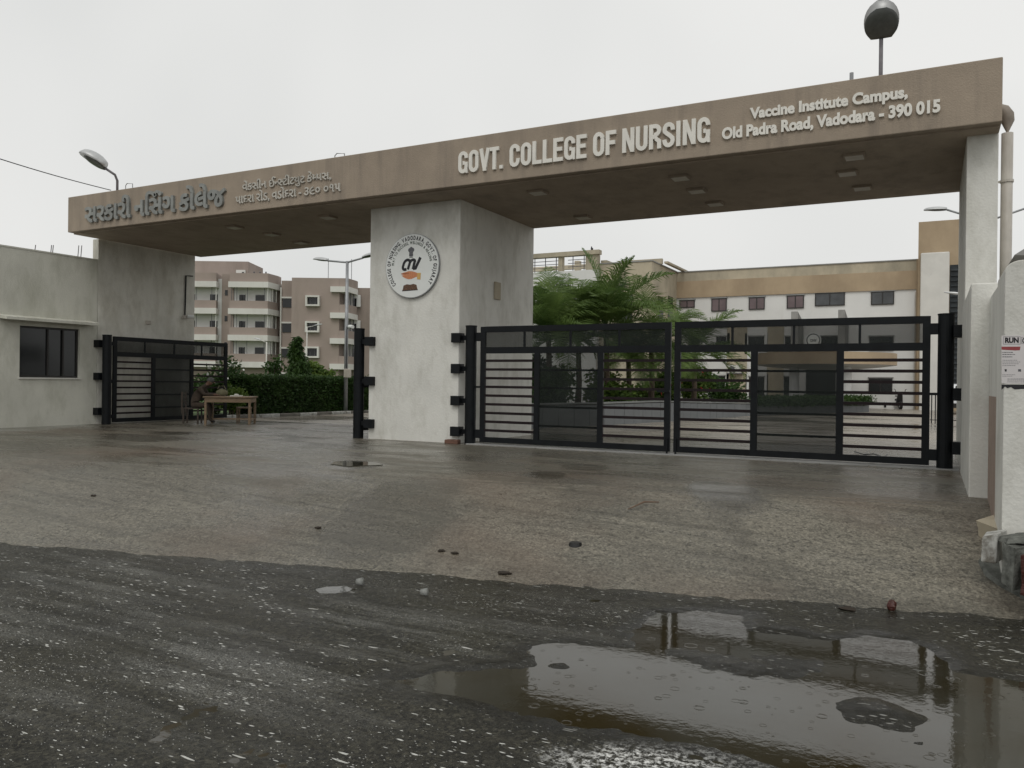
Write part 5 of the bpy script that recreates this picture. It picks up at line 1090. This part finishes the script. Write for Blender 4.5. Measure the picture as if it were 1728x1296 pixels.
for (pa, pb, end) in ((300, 364, 370), (387, 451, 468)):
    ztops = [zr]+[Z(420, y) for y in lv[1:]]
    for i, y in enumerate(lv):
        zb1 = Z(420, y); zb0 = zb1-bh
        chamfer('white_band', 'hostel_w', pa-.5, pb, zb0, zb1, 2.6, .45, end=end)
        if i < 3:
            zo = zb0-oh; nxt = Z(420, lv[i+1]); chamfer('balcony_parapet', 'hostel', pa, pb, nxt+.01, zo, 2.4, .08, th=.2, end=end)
            hb('side_wall', 'hostel', end-2.2, end, nxt, zb0, -2.2, -3)
        if i == 0: chamfer('roof_parapet', 'hostel', pa, pb, zb1+.01, zr, 2.4, .08, end=end)
    # posts, doors, windows in the openings
        if i < 3:
            zt2 = zb0; zo = zb0-oh
            for q in ((.12, .28, 'ink'), (.55, .80, 'ink')) if pb > 400 else ((.05, .3, 'ink'), (.7, .9, 'ink')):
                w0, w1 = pa+(pb-pa)*q[0]+4, pa+(pb-pa)*q[1]+4; dd = hb('balcony_window', 'window_dark', w0, w1, zo+.02, zo+.80, -.94, -.99)
            for q in (.06, .13, .2, .48, .93) if pb > 400 else (.5, .9):
                xq = pa+(pb-pa)*q; MB(HR).tube([(hl(xq, 500)[0], D0-.02, zo), (hl(xq, 500)[0], D0-.02, zt2)], .035, 5).build('balcony_post', 'ink_grey', ho)
            for q in (0, .45, .85):
                xa = hl(pb, 560)[0]; xe = hl(end, 560, D0+2.4)[0]; MB(HR).tube([(xa+(xe-xa)*q, D0+2.4*q, zo), (xa+(xe-xa)*q, D0+2.4*q, zt2)], .06, 5).build('balcony_post', 'hostel_w', ho)
    hb('ground_wall', 'hostel', pa, pb, zg, Z(420, 610.5)-bh, -.6, -1.6)
# narrow recess with slot windows, stairwell with dark panels standing in for its shaded openings
hb('recess_wall', 'hostel', 369, 389, zg, zr, -.9, -3)
for y in (488, 532, 577): hb('slot_window', 'window_dark', 374.5, 379, Z(376, y+9), Z(376, y), -.84, -.89)
hb('stair_wall', 'hostel', 466, 493, zg, Z(480, 470), -2.0, -3.1)
for y0, y1 in ((501, 516), (544, 559), (587.5, 602), (631, 640)):
    hb('stair_dark_panel', 'window_dark', 468.5, 490.5, Z(480, y1), Z(480, y0), -1.9, -1.99); hb('stair_head', 'hostel_w', 467.5, 491, Z(480, y0)+.01, Z(480, y0)+.2, -1.7, -1.98)
MB(HR).tube([(hl(467, 500)[0], D0+1.8, zg), (hl(467, 480)[0], D0+1.8, Z(467, 482))], .09, 6).build('downpipe', 'hostel_w', ho)
chamfer('block_wall', 'hostel', 491.5, 586, Z(540, 610)-bh-.0, Z(540, 469), 2.6, 0, th=6, end=601) if False else None
zr2 = Z(540, 469)
hb('block_wall', 'hostel', 491.5, 572, zg, zr2, 0, -4)
for i, y in enumerate((484, 528, 571, 614)):
    zb1 = Z(570, y); zb0 = zb1-9.3*D0/FPX
    x = None
    poly = [(hl(558, 560)[0], D0-.45), (hl(586, 560)[0]+.2, D0-.45), (hl(603, 560, D0+2.6)[0], D0+2.6), (hl(601, 560, D0+2.6)[0], D0+5), (hl(572, 560)[0], D0+5), (hl(572, 560)[0], D0+.01), (hl(558, 560)[0], D0+.01)]
    MB(HR).prism(poly[:4]+[poly[4]], zb0, zb1).build('white_band', 'hostel_w', ho) if False else None
    MB(HR).prism([(hl(558, 560)[0], D0-.45), (hl(586, 560)[0]+.2, D0-.45), (hl(603, 560, D0+2.6)[0], D0+2.6), (hl(602, 560, D0+2.6)[0], D0+3.2), (hl(573, 560)[0], D0+3.2), (hl(572.2, 560)[0], D0-.02), (hl(558, 560)[0], D0-.02)], zb0, zb1).build('white_band', 'hostel_w', ho)
    if i < 3:
        zo = zb0-20.5*D0/FPX; nxt = Z(570, (528, 571, 614)[i])
        MB(HR).prism([(hl(572.2, 560)[0], D0), (hl(586, 560)[0], D0), (hl(601, 560, D0+2.4)[0], D0+2.4), (hl(601, 560, D0+2.4)[0], D0+3.2), (hl(572.2, 560)[0], D0+3.2)], nxt+.01, zo).build('balcony_parapet', 'hostel', ho)
        hb('balcony_inner', 'hostel_in', 572.2, 600, zo, zb0, -2.6, -3.1); hb('balcony_window', 'window_dark', 575, 580, zo, zo+.9, -2.52, -2.59); hb('balcony_window', 'window_dark', 588, 594, zo, zo+1., -2.52, -2.59)
        for q in (0, .4, .8):
            xa, xe = hl(585, 560)[0], hl(599, 560, D0+2.3)[0]; MB(HR).tube([(xa+(xe-xa)*q, D0+.1+2.2*q, zo), (xa+(xe-xa)*q, D0+.1+2.2*q, zb0)], .07, 5).build('balcony_post', 'ink_grey', ho)
    if i == 0: MB(HR).prism([(hl(572.2, 560)[0], D0), (hl(586, 560)[0], D0), (hl(601, 560, D0+2.4)[0], D0+2.4), (hl(601, 560, D0+2.4)[0], D0+3.2), (hl(572.2, 560)[0], D0+3.2)], zb1+.01, zr2).build('roof_parapet', 'hostel', ho)
hb('far_block', 'hostel', 598, 640, zg, Z(610, 482), -6, -12)
for y in (496, 540, 584): hb('far_band', 'hostel_w', 600, 640, Z(610, y+10), Z(610, y), -5.2, -6.0)
for y in (509, 553, 597):
    for k in range(9): MB(HR).tube([(hl(603+k*2.6, 500)[0], D0+5.4, Z(610, y+12)), (hl(603+k*2.6, 500)[0], D0+5.4, Z(610, y))], .07, 4).build('grille_bar', 'ink_grey', ho)
for (y0, y1) in ((499, 517), (542.5, 561), (585, 604)):
    o = MB(HR); xa, xb = hl(517, 500)[0], hl(540.5, 500)[0]; za, zb2 = Z(528, y1), Z(528, y0); t_ = .2
    o.box(xa, xb, D0-.5, D0-.002, za, za+t_).box(xa, xb, D0-.5, D0-.002, zb2-t_, zb2).box(xa, xa+t_, D0-.5, D0-.002, za+t_, zb2-t_).box(xb-t_, xb, D0-.5, D0-.002, za+t_, zb2-t_)
    o = o.build('window_box', 'hostel_w', ho); MB(HR).box(xa+t_, xb-t_, D0-.06, D0-.004, za+t_, zb2-t_).build('pane', 'window_dark', o)
    for q in (.33, .66): MB(HR).box(xa+(xb-xa)*q-.03, xa+(xb-xa)*q+.03, D0-.09, D0-.062, za+t_, zb2-t_).build('window_bar', 'ink_grey', o)
hb('roof_room', 'hostel', 285, 389, zr, Z(350, 428), -6, -12)
hb('roof_window', 'hostel_w', 369, 385, Z(375, 455), Z(375, 444), -5.7, -5.99); hb('roof_pane', 'window_dark', 380, 383.5, Z(375, 454), Z(375, 448), -5.6, -5.69)
for (px, t_) in ((547, 432), (587, 433)): MB(HR).tube([(hl(px, 500)[0], D0+2, zr2), (hl(px, 500)[0], D0+2, Z(px, t_))], .04, 4).build('roof_rod', 'steel', ho)
for px in (428, 438, 448): MB(HR).ball((hl(px, 460)[0], D0+.2, zr+.12), .1, .1, .13, 6, 4).build('roof_knob', 'ink_grey', ho)
# ================================================================== VEHICLES and small things in the yard
def scooter(label, px, py, face, body='bike_paint', group='scooters parked before the campus building'):
    c = onZ(px, py, 0); t = thing('scooter', label, 'scooter', (c[0], c[1], 0), group); T = Matrix.Translation((c[0], c[1], 0)) @ Matrix.Rotation(face, 4, 'Z')
    for x_ in (-.62, .62):
        wv = MB(T).tube([(x_, -.06, .24), (x_, .06, .24)], .24, 16).build('wheel', 'rubber', t); MB(T).tube([(x_, -.065, .24), (x_, .065, .24)], .13, 12).build('rim', 'steel', wv)
    b = MB(T); b.ball((-.42, 0, .55), .42, .19, .22, 12, 7); b.build('rear_body', body, t, smooth=True)
    MB(T).box(-.1, .38, -.17, .17, .26, .32).build('footboard', 'bike_paint', t)
    b = MB(T); b.add([(.36, -.2, .3), (.36, .2, .3), (.56, .14, .95), (.56, -.14, .95), (.44, -.2, .3), (.44, .2, .3), (.66, .1, .98), (.66, -.1, .98)], [(0, 1, 2, 3), (5, 4, 7, 6), (0, 4, 5, 1), (3, 2, 6, 7), (1, 5, 6, 2), (4, 0, 3, 7)]); b.build('front_apron', 'car_w' if body == 'car_w' else body, t)
    MB(T).ball((.62, 0, .34), .26, .09, .12, 10, 5).build('front_fender', body, t, smooth=True)
    b = MB(T); b.ball((-.35, 0, .78), .38, .15, .07, 10, 5); b.build('seat', 'shoe', t, smooth=True)
    MB(T).tube([(.58, -.33, 1.02), (.62, 0, .98), (.58, .33, 1.02)], .025, 6).build('handlebar', 'ink', t); MB(T).ball((.68, 0, .96), .08, .12, .08, 8, 5).build('headlight', 'board_white', t, smooth=True)
    for s_ in (-1, 1): MB(T).tube([(.58, s_*.25, 1.02), (.56, s_*.3, 1.18), (.56, s_*.37, 1.2)], .018, 5).build('mirror', 'ink', t)
    return t
scooter('dark scooter leftmost of the three, by the end of the low hedge', 1466, 688, -1.9)
scooter('scooter with a white front, between the other two', 1493, 689, -1.5, 'car_w')
scooter('dark scooter rightmost of the three, in the open yard', 1513, 690, -1.2)
c = onZ(1633, 700, 0); car = thing('parked_car', 'white car seen from behind through the gap beside the right gate post', 'car', (c[0], c[1], 0)); cx_, cy_ = c[0], c[1]
prof = [(0, .35), (0, .95), (.12, 1.0), (.45, 1.48), (2.2, 1.52), (3.0, 1.0), (3.9, .85), (3.95, .35)]
b = MB(); n = len(prof); b.add([(cx_+s_*.8*(1 if z < 1.1 else .82), cy_+y_, z) for s_ in (-1, 1) for y_, z in prof], [tuple(range(n))[::-1], tuple(range(n, 2*n))]+[(i, (i+1) % n, n+(i+1) % n, n+i) for i in range(n)]); b.build('body', 'car_w', car, bevel=.05)
MB().add([(cx_-.6, cy_+.10, 1.03), (cx_+.6, cy_+.10, 1.03), (cx_+.52, cy_+.40, 1.42), (cx_-.52, cy_+.40, 1.42)], [(0, 1, 2, 3)]).build('rear_window', 'window_dark', car)
for s_ in (-1, 1):
    box('tail_light', 'taillight', car, cx_+s_*.62-.14, cx_+s_*.62+.14, cy_-.03, cy_+.02, .78, .95)
    for yy in (.7, 3.1): wv = MB().tube([(cx_+s_*.70, cy_+yy, .32), (cx_+s_*.83, cy_+yy, .32)], .32, 16).build('wheel', 'rubber', car); MB().tube([(cx_+s_*.72, cy_+yy, .32), (cx_+s_*.84, cy_+yy, .32)], .18, 12).build('rim', 'steel', wv)
box('bumper', 'shoe', car, cx_-.82, cx_+.82, cy_-.08, cy_-.005, .32, .55); box('number_plate', 'board_white', car, cx_-.25, cx_+.25, cy_-.10, cy_-.081, .42, .52)
c = onZ(1577, 715, 0); bar = thing('barricade', 'black steel rail barricade on thin legs behind the right gate post', 'barricade', (c[0], c[1], 0))
zt4 = onY(1577, 664, c[1])[2]
for dx in (-.1, .02, .8): MB().tube([(c[0]+dx, c[1], 0), (c[0]+dx, c[1], zt4)], .022, 6).build('leg', 'ink', bar)
MB().box(c[0]-.15, c[0]+.9, c[1]-.02, c[1]+.02, zt4-.05, zt4+.03).build('top_bar', 'ink', bar); MB().box(c[0]-.15, c[0]+.9, c[1]-.015, c[1]+.015, .12, .15).build('lower_bar', 'ink', bar)
c = onY(998, 416, yt); bd = thing('bird', 'tiny dark bird perched on the terrace frame', 'bird', (c[0], yt+.1, ztop)); MB().ball((c[0], yt+.1, ztop+.1), .08, .13, .09, 8, 6).ball((c[0], yt+.02, ztop+.21), .045, .05, .045, 6, 5).build('body', 'ink', bd, smooth=True); MB().tube([(c[0], yt+.2, ztop+.1), (c[0], yt+.36, ztop+.03)], [.03, .015], 5).build('tail', 'ink', bd)
# flag-pole like thin white pole in front of the porch
c = onZ(1333, 690, 0); o = MB().tube([(c[0], c[1], 0), (c[0], c[1], onY(1333, 600, c[1])[2])], .03, 6).build('thin_pole', 'hostel_w', None); single(o, 'thin white pole behind the smoked panel of the right gate leaf', 'pole')
# ================================================================== LITTER ON THE GROUND
def gz(p): return float(apron_z(np.array([p[0]]), np.array([p[1]]))[0])
c = onZ(765, 746, .03); o = MB(Matrix.Translation((c[0], c[1]-.03, .0)) @ Matrix.Rotation(.15, 4, 'Z')).box(-.15, .15, -.09, .09, .0, .085).build('loose_brick', 'brick', None, bevel=.01); single(o, 'loose brown brick at the foot of the central pillar', 'brick')
c = ghit(1505, 1028); random.seed(2); b = MB(); b.ball((c[0], c[1], c[2]+.03), .042, .045, .055, 7, 6, .3); o = b.build('red_stone', 'redstone', None); single(o, 'dark red pointed stone lying on the edge of the road', 'stone')
q = ghit(971, 919); o = MB().tube([(q[0], q[1], q[2]-.02), (q[0], q[1], q[2]+.025)], [.08, .065], 18).build('black_disc', 'blackdisc', None); single(o, 'flat black plastic disc lying on the ramp', 'disc')
a, c = ghit(1060, 862), ghit(1112, 850); o = MB().tube([(a[0], a[1], gz(a)+.02), ((a[0]+c[0])/2, (a[1]+c[1])/2+.02, gz(c)+.03), (c[0], c[1], gz(c)+.02)], [.005, .011, .007], 6).build('dry_stick', 'stick', None); single(o, 'dry brown stick lying on the ramp before the main gate', 'stick')
tw_ = thing('fallen_twig', 'thin forked dark twig on the concrete just inside the right gate leaf', 'twig', onZ(1470, 765, 0))
pts = [onZ(px, py, .03) for px, py in ((1442, 762), (1458, 767), (1475, 766), (1492, 772), (1497, 767))]; MB().tube(pts, .012, 5).build('branch', 'ink_grey', tw_); MB().tube([onZ(1458, 767, .03), onZ(1464, 762, .03)], .008, 4).build('branch', 'ink_grey', tw_)
for px, py, lab in ((606, 985, 'crumpled pale plastic cup beside the small road puddle'), (715, 1003, 'pale plastic cup on the asphalt right of the small puddle')):
    q = onZ(px, py+2, RZ); o = MB().tube([(q[0]-.03, q[1], RZ+.03), (q[0]+.03, q[1]+.012, RZ+.035)], [.025, .036], 12).build('plastic_cup', 'cup', None, smooth=True); single(o, lab, 'cup')
for px, py, lab in ((745, 930, 'larger dark leaf scrap low on the ramp, left of the black disc'), (768, 934, 'small dark leaf scrap just right of the larger one'), (537, 891, 'tiny black scrap in the smooth strip of the ramp'), (851, 967, 'crumpled grey rag on the edge of the road'), (158, 837, 'small dark scrap on the left part of the ramp'), (1431, 1028, 'flattened dark leaf clump left of the red stone')):
    q = ghit(px, py); zz = q[2]; b = MB(); random.seed(px); r_ = .035 if px != 851 and px != 1431 else .06; b.ball((q[0], q[1], zz+.006), r_*1.3, r_, .012, 9, 5, .5)
    o = b.build('debris_scrap', 'soil', None); single(o, lab, 'debris', None)
rg = np.random.RandomState(12)
b = MB()
for _ in range(70):
    x_ = rg.uniform(-8.4, .3); y_ = 14.45-abs(rg.normal())*.12; r_ = rg.uniform(.008, .03); a0 = rg.uniform(0, 3)
    b.add([(x_+r_*math.cos(a+a0), y_+r_*.7*math.sin(a+a0), gz((x_, y_))-.002) for a in (0, 1.57, 3.14, 4.71)]+[(x_, y_, gz((x_, y_))+r_*.6)], [(0, 1, 4), (1, 2, 4), (2, 3, 4), (3, 0, 4)])
o = b.build('rubble_crumbs', 'pebble', None); tag(o, 'small crumbs of mortar and grit along the foot of the main gate', 'gravel', kind='stuff')
def scatter(name, m, n, xr_, yr_, smin, smax, onroad, label):
    b = MB()
    for _ in range(n):
        x_, y_ = rg.uniform(*xr_), rg.uniform(*yr_); z_ = max(gz((x_, y_)), float(road_z(np.array([x_]), np.array([y_]))[0])) 
        if onroad and sdist(np.array([x_]), np.array([y_]), PUD)[0] > -.02 and rg.rand() < .9: continue
        r_ = rg.uniform(smin, smax)*(.5+.25*y_/5); b.add([(x_+r_*math.cos(a+_)*rg.uniform(.7, 1.3), y_+r_*math.sin(a+_)*rg.uniform(.7, 1.2), z_-.002) for a in (0, 1.57, 3.14, 4.71)]+[(x_, y_, z_+r_*.7)], [(0, 1, 4), (1, 2, 4), (2, 3, 4), (3, 0, 4)])
    o = b.build(name, m, None); tag(o, label, 'gravel', kind='stuff'); return o
scatter('gravel', 'pebble', 2600, (-8, 1), (2.4, 8.5), .002, .006, True, 'fine dark gravel scattered over the wet asphalt road')
scatter('pale_chips', 'pebble_w', 520, (-8, 1), (2.4, 7.8), .0015, .005, True, 'pale stone chips scattered over the wet asphalt road')
scatter('pale_chips', 'pebble_w', 90, (-9, 1), (7.2, 10.5), .003, .006, False, 'few pale stone chips scattered over the concrete ramp')
